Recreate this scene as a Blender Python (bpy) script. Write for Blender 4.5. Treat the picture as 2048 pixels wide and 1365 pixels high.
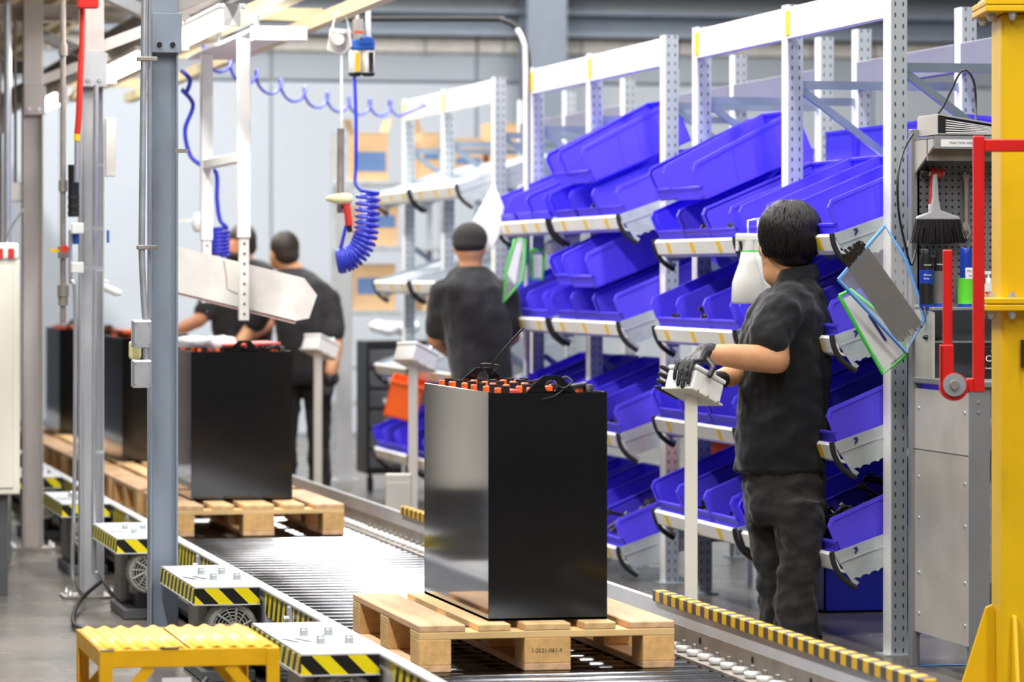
import bpy, bmesh, math, random
from mathutils import Vector, Matrix, Euler
random.seed(11)
for o in list(bpy.data.objects): bpy.data.objects.remove(o)
SC = bpy.context.scene
COL = SC.collection
pi = math.pi
R = math.radians

# ------------------------------------------------------------------ camera
FPX, CAMH, HORIZ, YAW = 7680.0, 1.44, 548.0, R(12)
SN, CS = math.sin(YAW), math.cos(YAW)
cam = bpy.data.cameras.new('camera')
cam.sensor_width = 36; cam.lens = FPX / 2048 * 36
cam.shift_y = -(682.5 - HORIZ) / 2048
cam.clip_end = 200
cam.dof.use_dof = True; cam.dof.focus_distance = 13.2; cam.dof.aperture_fstop = 3.8
co = bpy.data.objects.new('camera', cam); COL.objects.link(co)
co.location = (0, 0, CAMH); co.rotation_euler = (R(90), 0, -YAW)
SC.camera = co

# ------------------------------------------------------------------ light
W = bpy.data.worlds.new('world'); SC.world = W; W.use_nodes = True
bg = W.node_tree.nodes['Background']
bg.inputs[0].default_value = (.86, .93, 1.0, 1); bg.inputs[1].default_value = .12
def area(x, y, z, sx, sy, power, col=(1, .98, .95)):
    l = bpy.data.lights.new('high_bay_light', 'AREA'); l.shape = 'RECTANGLE'
    l.size = sx; l.size_y = sy; l.energy = power; l.color = col
    o = bpy.data.objects.new('high_bay_light', l); COL.objects.link(o); o.location = (x, y, z)
    return o
for yy, kk in ((3.0, .55), (8.5, .95), (14.5, 1.1), (20.5, 1.2), (26.5, 1.15), (31.5, .75)):  # unseen row nearest the camera is added to brighten faces turned toward it
    for xx, p in ((.4, 240), (3.9, 165), (8.2, 130)):
        area(xx, yy, 6.0, .4, 4.2, p*kk)
SC.view_settings.view_transform = 'Standard'
SC.view_settings.look = 'None'
SC.view_settings.exposure = 0.62
SC.view_settings.gamma = 1
SC.view_settings.use_curve_mapping = False

# ------------------------------------------------------------------ geometry helpers
def at(u, v, Z):
    lat = (u - 1024) * Z / FPX
    return Vector((Z*SN + lat*CS, Z*CS - lat*SN, CAMH + (HORIZ - v) * Z / FPX))
def onX(u, v, X): return at(u, v, X / (SN + (u-1024)/FPX*CS))
def onY(u, v, Y): return at(u, v, Y / (CS - (u-1024)/FPX*SN))
def onz(u, v, z): return at(u, v, (CAMH - z) * FPX / (v - HORIZ))
CAMROT = Matrix.Rotation(-YAW, 4, 'Z')

def lin(r, g, b):
    f = lambda c: (c/255/12.92 if c/255 <= .04045 else ((c/255+.055)/1.055)**2.4)
    return (f(r), f(g), f(b))

class MB:
    def __init__(s): s.v = []; s.f = []; s.sm = []
    def add(s, vs, fs, smooth=False, M=None):
        k = len(s.v)
        s.v += [tuple(M @ Vector(p)) if M else tuple(p) for p in vs]
        s.f += [tuple(i + k for i in f) for f in fs]
        s.sm += [smooth] * len(fs)
        return s
    def box(s, x0, x1, y0, y1, z0, z1, M=None):
        vs = [(x, y, z) for z in (z0, z1) for y in (y0, y1) for x in (x0, x1)]
        return s.add(vs, [(0,2,3,1), (4,5,7,6), (0,1,5,4), (2,6,7,3), (0,4,6,2), (1,3,7,5)], M=M)
    def bar(s, p0, p1, w, h, up=(0, 0, 1)):
        p0, p1 = Vector(p0), Vector(p1); d = (p1-p0); L = d.length; d.normalize()
        up = Vector(up)
        if abs(d.dot(up)) > .95: up = Vector((0, 1, 0))
        a = d.cross(up).normalized(); b = a.cross(d).normalized()
        M = Matrix(((a.x, d.x, b.x, p0.x), (a.y, d.y, b.y, p0.y), (a.z, d.z, b.z, p0.z), (0, 0, 0, 1)))
        return s.box(-w/2, w/2, 0, L, -h/2, h/2, M)
    def tube(s, pts, r, n=8, cap=True, smooth=True):
        pts = [Vector(p) for p in pts]; m = len(pts)
        rs = r if isinstance(r, (list, tuple)) else [r]*m
        vs = []; t0 = None; a = None
        for i, p in enumerate(pts):
            t = (pts[min(i+1, m-1)] - pts[max(i-1, 0)])
            t = t.normalized() if t.length > 1e-9 else Vector((0, 0, 1))
            if a is None:
                a = t.orthogonal().normalized()
            else:
                a = (a - t*a.dot(t))
                a = a.normalized() if a.length > 1e-6 else t.orthogonal().normalized()
            b = t.cross(a)
            for k in range(n):
                c = 2*pi*k/n
                vs.append(p + (a*math.cos(c) + b*math.sin(c))*rs[i])
        fs = [(i*n+k, i*n+(k+1) % n, (i+1)*n+(k+1) % n, (i+1)*n+k) for i in range(m-1) for k in range(n)]
        s.add(vs, fs, smooth)
        if cap: s.add(vs, [tuple(range(n-1, -1, -1)), tuple(range((m-1)*n, m*n))], False)
        return s
    def cyl(s, p0, p1, r0, r1=None, n=14, smooth=True):
        return s.tube([p0, p1], [r0, r0 if r1 is None else r1], n, True, smooth)
    def prism(s, poly, axis, t0, t1, M=None):
        n = len(poly)
        def P(a, b, t): return {'x': (t, a, b), 'y': (a, t, b), 'z': (a, b, t)}[axis]
        vs = [P(a, b, t0) for a, b in poly] + [P(a, b, t1) for a, b in poly]
        fs = [tuple(range(n-1, -1, -1)), tuple(range(n, 2*n))] + [(i, (i+1) % n, n+(i+1) % n, n+i) for i in range(n)]
        return s.add(vs, fs, False, M)
    def lathe(s, prof, c=(0, 0, 0), axis='z', n=20, smooth=True, M=None):
        c = Vector(c); vs = []
        for r, h in prof:
            for k in range(n):
                a = 2*pi*k/n; x, y = r*math.cos(a), r*math.sin(a)
                vs.append(c + Vector({'z': (x, y, h), 'y': (x, h, y), 'x': (h, x, y)}[axis]))
        m = len(prof)
        fs = [(i*n+k, i*n+(k+1) % n, (i+1)*n+(k+1) % n, (i+1)*n+k) for i in range(m-1) for k in range(n)]
        s.add(vs, fs, smooth, M)
        s.add(vs, [tuple(range(n-1, -1, -1)), tuple(range((m-1)*n, m*n))], False, M)
        return s
    def ell(s, c, r, n=16, M=None):
        c = Vector(c); m = n//2; vs = []
        for i in range(m+1):
            t = pi*(i+.001)/(m+.002)
            for k in range(n):
                a = 2*pi*k/n
                p = Vector((r[0]*math.sin(t)*math.cos(a), r[1]*math.sin(t)*math.sin(a), r[2]*math.cos(t)))
                vs.append(c + ((M @ p) if M else p))
        fs = [(i*n+k, i*n+(k+1) % n, (i+1)*n+(k+1) % n, (i+1)*n+k) for i in range(m) for k in range(n)]
        fs += [tuple(range(n-1, -1, -1)), tuple(range(m*n, m*n+n))]
        return s.add(vs, fs, True)
    def loft(s, rings, n=24, e=2.0):
        # rings: (cx, cy, cz, rx, ry)
        vs = []
        for cx, cy, cz, rx, ry in rings:
            for k in range(n):
                a = 2*pi*k/n; c, q = math.cos(a), math.sin(a)
                vs.append((cx + rx*math.copysign(abs(c)**(2/e), c), cy + ry*math.copysign(abs(q)**(2/e), q), cz))
        m = len(rings)
        fs = [(i*n+k, i*n+(k+1) % n, (i+1)*n+(k+1) % n, (i+1)*n+k) for i in range(m-1) for k in range(n)]
        fs += [tuple(range(n-1, -1, -1)), tuple(range((m-1)*n, m*n))]
        return s.add(vs, fs, True)
    def cap(s, p0, p1, r0, r1, n=12):
        p0, p1 = Vector(p0), Vector(p1)
        s.tube([p0, p1], [r0, r1], n); s.ell(p0, (r0,)*3, n); s.ell(p1, (r1,)*3, n)
        return s
    def chain(s, pts, rs, n=10):
        for i in range(len(pts)-1): s.cap(pts[i], pts[i+1], rs[i], rs[i+1], n)
        return s
    def mesh(s, name):
        me = bpy.data.meshes.new(name)
        me.from_pydata(s.v, [], s.f); me.update()
        me.polygons.foreach_set('use_smooth', s.sm)
        b = bmesh.new(); b.from_mesh(me)
        bmesh.ops.recalc_face_normals(b, faces=b.faces); b.to_mesh(me); b.free()
        return me
    def build(s, name, mat, parent=None, world=False, bevel=0, seg=1, kind=None, loc=None, rot=None):
        o = bpy.data.objects.new(name, s.mesh(name)); COL.objects.link(o)
        o.data.materials.append(mat)
        if parent is not None:
            o.parent = parent
            if world: o.matrix_parent_inverse = wm(parent).inverted()
        if loc is not None: o.location = loc
        if rot is not None: o.rotation_euler = rot
        if bevel:
            m = o.modifiers.new('bevel', 'BEVEL'); m.width = bevel; m.segments = seg
            m.limit_method = 'ANGLE'; m.angle_limit = R(40)
        if kind: o['kind'] = kind
        return o

def wm(o):
    m = o.matrix_basis.copy()
    if o.parent: m = wm(o.parent) @ o.matrix_parent_inverse @ m
    return m
def thing(name, label, cat, loc=(0, 0, 0), rot=(0, 0, 0), group=None):
    o = bpy.data.objects.new(name, None); COL.objects.link(o)
    o.location = loc; o.rotation_euler = rot; o.empty_display_size = .1
    tag(o, label, cat, group); return o
def tag(o, label, cat, group=None, kind=None):
    o['label'] = label; o['category'] = cat
    if group: o['group'] = group
    if kind: o['kind'] = kind
    return o
def struct(o, label=None):
    o['kind'] = 'structure'
    if label: o['label'] = label
    return o
def dup(o, parent=None):
    c = o.copy(); COL.objects.link(c)
    if parent is not None: c.parent = parent
    for ch in list(o.children): dup(ch, c)
    return c
def again(o, parent, loc, rot=None):
    c = o.copy(); COL.objects.link(c); c.parent = parent; c.location = loc
    if rot: c.rotation_euler = rot
    return c
def bake(o, drop=()):
    dg = bpy.context.evaluated_depsgraph_get()
    me = bpy.data.meshes.new_from_object(o.evaluated_get(dg))
    o.modifiers.clear(); o.data = me; return o
def blob(mb, name, mat, parent, voxel=.014, smooth=8, disp=None):
    o = mb.build(name, mat, parent)
    m = o.modifiers.new('r', 'REMESH'); m.mode = 'VOXEL'; m.voxel_size = voxel; m.use_smooth_shade = True
    m = o.modifiers.new('s', 'SMOOTH'); m.factor = .5; m.iterations = smooth
    if disp:
        t = bpy.data.textures.new('folds', 'CLOUDS'); t.noise_scale = disp[1]
        d = o.modifiers.new('d', 'DISPLACE'); d.texture = t; d.strength = disp[0]; d.mid_level = .5
        d.texture_coords = 'LOCAL'
    return bake(o)
def text(s, size, mat, parent, loc, rot, name='lettering', thick=.0004, align='LEFT'):
    c = bpy.data.curves.new('t', 'FONT'); c.body = s; c.size = size; c.extrude = thick; c.align_x = align
    c.resolution_u = 3
    t = bpy.data.objects.new('t', c); COL.objects.link(t)
    me = bpy.data.meshes.new_from_object(t.evaluated_get(bpy.context.evaluated_depsgraph_get()))
    bpy.data.objects.remove(t)
    o = bpy.data.objects.new(name, me); COL.objects.link(o); me.materials.clear(); me.materials.append(mat)
    o.parent = parent; o.location = loc; o.rotation_euler = rot
    return o
def curve_pts(ctrl, k=6):
    P = [Vector(p) for p in ctrl]; out = []
    for i in range(len(P)-1):
        p0, p1, p2, p3 = P[max(i-1, 0)], P[i], P[i+1], P[min(i+2, len(P)-1)]
        for j in range(k):
            t = j/k
            out.append(.5*((2*p1) + (p2-p0)*t + (2*p0-5*p1+4*p2-p3)*t*t + (3*p1-p0-3*p2+p3)*t**3))
    return out + [P[-1]]

# ------------------------------------------------------------------ materials
def nodes(name):
    m = bpy.data.materials.new(name); m.use_nodes = True
    nt = m.node_tree; return m, nt, nt.nodes['Principled BSDF']
def mat(name, col, rough=.5, metal=0, var=.06, scale=6, bump=0, bscale=60, coat=0, alpha=1, trans=0, emit=None, rvar=0, stretch=None, obrand=0, spec=.5):
    m, nt, b = nodes(name); N, L = nt.nodes, nt.links
    b.inputs['Roughness'].default_value = rough; b.inputs['Metallic'].default_value = metal
    b.inputs['Coat Weight'].default_value = coat; b.inputs['Coat Roughness'].default_value = .08
    b.inputs['Alpha'].default_value = alpha; b.inputs['Transmission Weight'].default_value = trans
    b.inputs['Specular IOR Level'].default_value = spec
    tc = N.new('ShaderNodeTexCoord'); src = tc.outputs['Object']
    if stretch:
        mp = N.new('ShaderNodeMapping'); mp.inputs['Scale'].default_value = stretch
        L.new(src, mp.inputs[0]); src = mp.outputs[0]
    nz = N.new('ShaderNodeTexNoise'); nz.inputs['Scale'].default_value = scale; nz.inputs['Detail'].default_value = 4
    L.new(src, nz.inputs['Vector'])
    rp = N.new('ShaderNodeValToRGB')
    rp.color_ramp.elements[0].color = (*[max(0, c*(1-var)) for c in col], 1)
    rp.color_ramp.elements[1].color = (*[min(1, c*(1+var)) for c in col], 1)
    rp.color_ramp.elements[0].position = .3; rp.color_ramp.elements[1].position = .7
    L.new(nz.outputs['Fac'], rp.inputs[0]); out = rp.outputs[0]
    if obrand:
        oi = N.new('ShaderNodeObjectInfo'); hs = N.new('ShaderNodeHueSaturation')
        mr = N.new('ShaderNodeMapRange'); mr.inputs['To Min'].default_value = 1-obrand; mr.inputs['To Max'].default_value = 1+obrand
        L.new(oi.outputs['Random'], mr.inputs[0]); L.new(mr.outputs[0], hs.inputs['Value']); L.new(out, hs.inputs['Color']); out = hs.outputs[0]
    L.new(out, b.inputs['Base Color'])
    if rvar:
        mr2 = N.new('ShaderNodeMapRange'); mr2.inputs['To Min'].default_value = max(.02, rough-rvar); mr2.inputs['To Max'].default_value = min(1, rough+rvar)
        n2 = N.new('ShaderNodeTexNoise'); n2.inputs['Scale'].default_value = scale*.7; n2.inputs['Detail'].default_value = 6
        L.new(src, n2.inputs['Vector']); L.new(n2.outputs['Fac'], mr2.inputs[0]); L.new(mr2.outputs[0], b.inputs['Roughness'])
    if bump:
        n3 = N.new('ShaderNodeTexNoise'); n3.inputs['Scale'].default_value = bscale; n3.inputs['Detail'].default_value = 5
        L.new(src, n3.inputs['Vector'])
        bp = N.new('ShaderNodeBump'); bp.inputs['Strength'].default_value = bump; bp.inputs['Distance'].default_value = .01
        L.new(n3.outputs['Fac'], bp.inputs['Height']); L.new(bp.outputs[0], b.inputs['Normal'])
    if emit:
        b.inputs['Emission Color'].default_value = (*emit[0], 1); b.inputs['Emission Strength'].default_value = emit[1]
    return m
def stripes(name, vec, ca, cb, period, rough=.45, duty=.5, off=0.0, wear=.1):
    m, nt, b = nodes(name); N, L = nt.nodes, nt.links
    tc = N.new('ShaderNodeTexCoord'); d = N.new('ShaderNodeVectorMath'); d.operation = 'DOT_PRODUCT'
    d.inputs[1].default_value = vec; L.new(tc.outputs['Object'], d.inputs[0])
    a = N.new('ShaderNodeMath'); a.operation = 'MULTIPLY_ADD'; a.inputs[1].default_value = 1/period; a.inputs[2].default_value = off
    L.new(d.outputs['Value'], a.inputs[0])
    f = N.new('ShaderNodeMath'); f.operation = 'FRACT'; L.new(a.outputs[0], f.inputs[0])
    g = N.new('ShaderNodeMath'); g.operation = 'GREATER_THAN'; g.inputs[1].default_value = duty; L.new(f.outputs[0], g.inputs[0])
    nz = N.new('ShaderNodeTexNoise'); nz.inputs['Scale'].default_value = 30; nz.inputs['Detail'].default_value = 5; L.new(tc.outputs['Object'], nz.inputs['Vector'])
    mx = N.new('ShaderNodeMix'); mx.data_type = 'RGBA'
    mx.inputs[6].default_value = (*ca, 1); mx.inputs[7].default_value = (*cb, 1); L.new(g.outputs[0], mx.inputs[0])
    hs = N.new('ShaderNodeHueSaturation'); mr = N.new('ShaderNodeMapRange')
    mr.inputs['To Min'].default_value = 1-wear; mr.inputs['To Max'].default_value = 1+wear
    L.new(nz.outputs['Fac'], mr.inputs[0]); L.new(mr.outputs[0], hs.inputs['Value']); L.new(mx.outputs[2], hs.inputs['Color'])
    L.new(hs.outputs[0], b.inputs['Base Color']); b.inputs['Roughness'].default_value = rough
    return m
def dots(name, col, hole, axes, pitch, rad, rough=.4, metal=0, aspect=1.0):
    m, nt, b = nodes(name); N, L = nt.nodes, nt.links
    tc = N.new('ShaderNodeTexCoord'); sp = N.new('ShaderNodeSeparateXYZ'); L.new(tc.outputs['Object'], sp.inputs[0])
    terms = []
    for k, ax in enumerate(axes):
        a = N.new('ShaderNodeMath'); a.operation = 'MULTIPLY'; a.inputs[1].default_value = 1/pitch[k]; L.new(sp.outputs[ax], a.inputs[0])
        f = N.new('ShaderNodeMath'); f.operation = 'FRACT'; L.new(a.outputs[0], f.inputs[0])
        s_ = N.new('ShaderNodeMath'); s_.operation = 'SUBTRACT'; s_.inputs[1].default_value = .5; L.new(f.outputs[0], s_.inputs[0])
        sc = N.new('ShaderNodeMath'); sc.operation = 'MULTIPLY'; sc.inputs[1].default_value = pitch[k]/(rad*(aspect if k else 1)); L.new(s_.outputs[0], sc.inputs[0])
        p = N.new('ShaderNodeMath'); p.operation = 'POWER'; p.inputs[1].default_value = 2; L.new(sc.outputs[0], p.inputs[0]); terms.append(p)
    s2 = N.new('ShaderNodeMath'); s2.operation = 'ADD'; L.new(terms[0].outputs[0], s2.inputs[0]); L.new(terms[1].outputs[0], s2.inputs[1])
    lt = N.new('ShaderNodeMath'); lt.operation = 'LESS_THAN'; lt.inputs[1].default_value = 1; L.new(s2.outputs[0], lt.inputs[0])
    mx = N.new('ShaderNodeMix'); mx.data_type = 'RGBA'; mx.inputs[6].default_value = (*col, 1); mx.inputs[7].default_value = (*hole, 1)
    L.new(lt.outputs[0], mx.inputs[0]); L.new(mx.outputs[2], b.inputs['Base Color'])
    b.inputs['Roughness'].default_value = rough; b.inputs['Metallic'].default_value = metal
    return m

M = {}
M['white'] = mat('white_paint', lin(236, 236, 234), .45, var=.04)
M['cream'] = mat('cream_paint', lin(232, 228, 216), .45, var=.04)
M['offwhite'] = mat('scuffed_white_paint', lin(226, 222, 216), .5, var=.10, scale=9)
M['grey'] = mat('grey_paint', lin(172, 174, 178), .45, var=.06)
M['bluegrey'] = mat('blue_grey_paint', lin(142, 153, 168), .45, var=.05)
M['taupe'] = mat('warm_grey_paint', lin(182, 176, 172), .5, var=.05)
M['darkgrey'] = mat('dark_grey_paint', lin(84, 86, 90), .5, var=.1)
M['galv'] = mat('galvanised_steel', lin(205, 212, 218), .38, .75, var=.14, scale=14)
M['zinc'] = mat('zinc_bracket', lin(198, 206, 210), .42, .55, var=.12, scale=18)
M['steel'] = mat('roller_steel', lin(118, 120, 124), .16, 1.0, var=.3, scale=7, rvar=.08, obrand=.15)
M['plate'] = mat('brushed_steel_plate', lin(176, 174, 170), .36, .75, var=.1, scale=10, rvar=.1)
M['raw'] = mat('dull_steel', lin(160, 152, 144), .5, .6, var=.18, scale=12)
M['alu'] = mat('bright_aluminium', lin(214, 218, 222), .3, .8, var=.06)
M['cover'] = mat('pale_grey_cover_paint', lin(198, 200, 204), .3, var=.04)
M['motor'] = mat('motor_grey', lin(166, 165, 160), .5, .2, var=.12)
M['black'] = mat('black_plastic', lin(26, 26, 28), .4, var=.15)
M['rubber'] = mat('black_rubber', lin(30, 30, 32), .6, var=.15)
M['dark'] = mat('dark_void', lin(14, 14, 15), .8)
M['battery'] = mat('battery_black_gloss', lin(17, 17, 18), .09, var=.2, scale=3, rvar=.02, bump=.006, bscale=5, coat=.6, spec=.4)
M['celltop'] = mat('battery_top_grey', lin(120, 122, 124), .4, var=.15)
M['orange'] = mat('orange_plastic', lin(240, 98, 30), .4, var=.08)
M['redp'] = mat('red_plastic', lin(205, 52, 44), .4, var=.08)
M['red'] = mat('red_paint', lin(206, 24, 20), .38, var=.06)
M['hosered'] = mat('red_hose', lin(196, 46, 34), .4, var=.1)
M['yellow'] = mat('yellow_paint', lin(228, 184, 4), .38, var=.04)
M['stool'] = mat('worn_yellow_paint', lin(240, 182, 10), .42, var=.06, scale=14)
M['tabyel'] = mat('yellow_label', lin(250, 206, 40), .5, var=.03)
M['blue'] = mat('blue_violet_bin_plastic', lin(112, 92, 255), .36, var=.04, scale=3, obrand=.06)
M['bluedk'] = mat('royal_blue_bin_plastic', lin(34, 44, 196), .4, var=.05)
M['hose'] = mat('blue_air_hose', lin(60, 70, 214), .25, var=.05)
M['bluepart'] = mat('blue_enamel', lin(40, 96, 190), .35)
M['card'] = mat('cardboard', lin(208, 172, 130), .8, var=.08, bump=.05)
M['print'] = mat('blue_print', lin(92, 122, 168), .7)
M['beam'] = mat('yellowed_deck_metal', lin(214, 200, 160), .45, .3, var=.12)
M['green'] = mat('green_plastic', lin(70, 214, 70), .4)
M['blueedge'] = mat('blue_plastic_edge', lin(60, 140, 220), .4)
M['paper'] = mat('white_paper', lin(236, 236, 238), .7, var=.02)
M['ink'] = mat('black_ink', lin(30, 30, 34), .6)
M['navy'] = mat('navy_print', lin(24, 34, 110), .5)
M['canblue'] = mat('can_blue', lin(26, 60, 170), .3)
M['cangreen'] = mat('can_green', lin(96, 214, 58), .3)
M['cangrey'] = mat('can_grey', lin(118, 116, 116), .35, .3)
M['wood'] = mat('pine_wood', lin(226, 188, 134), .65, var=.16, scale=3, stretch=(9, 1, 9), bump=.1, bscale=8, obrand=.10)
M['woodx'] = mat('pine_wood_crosswise', lin(230, 194, 134), .65, var=.14, scale=3, stretch=(1, 9, 9), bump=.1, bscale=8, obrand=.10)
M['woodr'] = mat('reddish_pine', lin(220, 178, 136), .65, var=.2, scale=3, stretch=(9, 1, 9), bump=.1, bscale=8, obrand=.10)
M['woodblk'] = mat('pine_block', lin(224, 178, 114), .7, var=.15, scale=14, stretch=(3, .6, 3), obrand=.10)
M['skin'] = mat('skin', lin(208, 152, 110), .5, var=.06, scale=20)
M['skin2'] = mat('tan_skin', lin(186, 124, 88), .5, var=.06, scale=20)
M['shirt'] = mat('black_cotton', lin(30, 31, 34), .85, var=.15, bump=.35, bscale=9, spec=.3)
M['shirt2'] = mat('charcoal_cotton', lin(52, 52, 54), .85, var=.12, bump=.4, bscale=8, spec=.3)
M['trouser'] = mat('dark_work_trousers', lin(46, 45, 44), .8, var=.15, bump=.4, bscale=10, spec=.3)
M['glove'] = mat('black_rubber_glove', lin(34, 34, 36), .42, var=.1, bump=.25, bscale=60)
M['hair'] = mat('black_hair', lin(18, 15, 14), .45, var=.3, scale=40, stretch=(1, 1, .15), spec=.3)
M['hair2'] = mat('brown_black_hair', lin(46, 34, 28), .6, var=.3, scale=40)
M['cap'] = mat('black_cap_cloth', lin(40, 37, 36), .9)
M['bolt'] = mat('dark_bolt_steel', lin(84, 78, 72), .35, .8, var=.25, scale=40)
M['blackbolt'] = mat('black_oxide_bolt', lin(40, 38, 38), .3, .6, var=.25, scale=40)
M['milk'] = mat('milky_bottle_plastic', lin(238, 238, 232), .35, var=.02)
M['wheel'] = mat('white_nylon', lin(236, 238, 236), .35)
M['film'] = mat('clear_plastic_film', lin(240, 242, 246), .08, alpha=.14, var=.02, bump=.3, bscale=8, spec=.8)
M['filmpack'] = mat('crumpled_film', lin(236, 238, 242), .15, alpha=.75, var=.05, bump=.6, bscale=25)
M['panel'] = mat('bench_side_panel', lin(196, 192, 186), .4, .35, var=.1, scale=5, rvar=.08)
M['bench'] = mat('bench_dark_grey', lin(128, 130, 134), .45, .2, var=.06)
M['brace'] = mat('dark_galvanised_brace', lin(150, 164, 182), .35, .7, var=.1)
M['deck'] = mat('shelf_steel', lin(176, 186, 200), .4, .5, var=.06)
M['tube'] = mat('lit_tube', (1, 1, 1), .4, emit=((1, .97, .9), 13))
M['purple'] = mat('grey_lilac_paint', lin(120, 120, 138), .5)
M['upr'] = dots('perforated_upright', lin(200, 208, 214), lin(92, 98, 106), (0, 2), (.031, .042), .0036, .38, .6, 2.6)
M['peg'] = dots('pegboard', lin(112, 114, 118), lin(24, 24, 30), (0, 2), (.0245, .0245), .0045, .45, .2)
M['hazc'] = stripes('cover_hazard', (1, 0, 1), lin(246, 226, 10), lin(18, 17, 16), .105, off=.3)
M['hazs'] = stripes('cover_side_hazard', (0, 1, 1), lin(226, 214, 60), lin(60, 58, 40), .105)
M['hazr'] = stripes('rail_hazard', (0, 1, .6), lin(240, 220, 20), lin(36, 34, 24), .105)
M['hazb'] = stripes('bumper_hazard', (0, 1, 0), lin(240, 186, 20), lin(70, 66, 60), .105)

def cloth(name, col, stretch, strength, scale=5.0, rough=.85):
    m, nt, b = nodes(name); N, L = nt.nodes, nt.links
    b.inputs['Base Color'].default_value = (*col, 1); b.inputs['Roughness'].default_value = rough; b.inputs['Specular IOR Level'].default_value = .35
    b.inputs['Sheen Weight'].default_value = .15
    tc = N.new('ShaderNodeTexCoord'); mp = N.new('ShaderNodeMapping'); mp.inputs['Scale'].default_value = stretch; mp.inputs['Rotation'].default_value = (.2, .5, .3)
    L.new(tc.outputs['Object'], mp.inputs[0])
    n = N.new('ShaderNodeTexNoise'); n.inputs['Scale'].default_value = scale; n.inputs['Detail'].default_value = 1.2; n.inputs['Distortion'].default_value = .5
    L.new(mp.outputs[0], n.inputs['Vector'])
    w = N.new('ShaderNodeTexNoise'); w.inputs['Scale'].default_value = 700; L.new(tc.outputs['Object'], w.inputs['Vector'])
    ad = N.new('ShaderNodeMath'); ad.operation = 'MULTIPLY_ADD'; ad.inputs[1].default_value = .004; L.new(w.outputs['Fac'], ad.inputs[0]); L.new(n.outputs['Fac'], ad.inputs[2])
    bp = N.new('ShaderNodeBump'); bp.inputs['Strength'].default_value = strength; bp.inputs['Distance'].default_value = .05
    L.new(ad.outputs[0], bp.inputs['Height']); L.new(bp.outputs[0], b.inputs['Normal'])
    return m
M['shirt'] = cloth('black_cotton_folds', lin(20, 21, 24), (2, 2, 1.1), .7, 4)
M['shirt2'] = cloth('charcoal_cotton_folds', lin(42, 42, 44), (2.4, 2.4, .8), .7, 3.5)
M['trouser'] = cloth('dark_work_trousers_folds', lin(42, 41, 40), (1.6, 1.6, 2.2), .75, 4)

def translucent(m, fac):
    nt = m.node_tree; N, L = nt.nodes, nt.links; b = N['Principled BSDF']; out = N['Material Output']
    tr = N.new('ShaderNodeBsdfTranslucent'); mx = N.new('ShaderNodeMixShader'); mx.inputs[0].default_value = fac
    src = b.inputs['Base Color'].links[0].from_socket; L.new(src, tr.inputs['Color'])
    L.new(b.outputs[0], mx.inputs[1]); L.new(tr.outputs[0], mx.inputs[2]); L.new(mx.outputs[0], out.inputs['Surface'])
translucent(M['blue'], .38); translucent(M['milk'], .3)
# ------------------------------------------------------------------ the hall
def floor_mat():
    m, nt, b = nodes('polished_concrete'); N, L = nt.nodes, nt.links
    tc = N.new('ShaderNodeTexCoord')
    n1 = N.new('ShaderNodeTexNoise'); n1.inputs['Scale'].default_value = 1.3; n1.inputs['Detail'].default_value = 8; n1.inputs['Roughness'].default_value = .65
    n2 = N.new('ShaderNodeTexNoise'); n2.inputs['Scale'].default_value = 25; n2.inputs['Detail'].default_value = 6
    for n in (n1, n2): L.new(tc.outputs['Object'], n.inputs['Vector'])
    r = N.new('ShaderNodeValToRGB'); e = r.color_ramp.elements
    e[0].position = .35; e[0].color = (*lin(80, 75, 70), 1); e[1].position = .68; e[1].color = (*lin(116, 109, 100), 1)
    L.new(n1.outputs['Fac'], r.inputs[0])
    mx = N.new('ShaderNodeMix'); mx.data_type = 'RGBA'; mx.blend_type = 'OVERLAY'; mx.inputs[0].default_value = .35
    L.new(r.outputs[0], mx.inputs[6]); L.new(n2.outputs['Color'], mx.inputs[7]); L.new(mx.outputs[2], b.inputs['Base Color'])
    mr = N.new('ShaderNodeMapRange'); mr.inputs['To Min'].default_value = .12; mr.inputs['To Max'].default_value = .42
    L.new(n1.outputs['Fac'], mr.inputs[0]); L.new(mr.outputs[0], b.inputs['Roughness'])
    return m
struct(MB().box(-12, 16, -7, 35, -.1, 0).build('floor', floor_mat()))
YW = 34.0
M['wall'] = mat('pale_blue_wall', lin(196, 204, 214), .7, var=.02, scale=2)
M['wallhi'] = mat('grey_insulated_wall', lin(168, 176, 186), .7, var=.03, scale=2)
wall = struct(MB().box(-12, 16, YW, YW+.2, 0, 7).build('wall_back', M['wall']))
for i in range(14):
    w = MB().box(-.925, .925, -.05, 0, 0, 3.15).build('wall_panel', M['wall'], wall, loc=(-9+i*1.87, YW, 0), bevel=.012)
    w2 = MB().box(-.925, .925, -.05, 0, 0, .25).build('wall_panel', M['wallhi'], wall, loc=(-9+i*1.87, YW, 3.17), bevel=.012)
    w3 = MB().box(-.925, .925, -.07, 0, 0, .14).build('insulation_panel', M['offwhite'], wall, loc=(-9+i*1.87, YW, 3.43), bevel=.012)
struct(MB().box(-12, 16, YW-.22, YW-.05, 3.58, 3.62).box(-12, 16, YW-.07, YW-.05, 3.58, 3.82).box(-12, 16, YW-.22, YW-.05, 3.78, 3.82)
       .build('trim_1', M['bluegrey']), 'grey steel girt running along the top of the back wall')
struct(MB().box(-12, 16, YW-.4, YW-.05, 3.98, 4.02).box(-12, 16, YW-.09, YW-.05, 3.98, 4.4).build('trim_2', M['purple']))
for i in range(30):
    MB().box(0, .03, -.085, -.06, 3.42, 3.57).build('insulation_batten', M['grey'], wall, loc=(-8+i*.72, YW, 0))
cx = at(1090, 0, YW/CS-.35)
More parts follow.
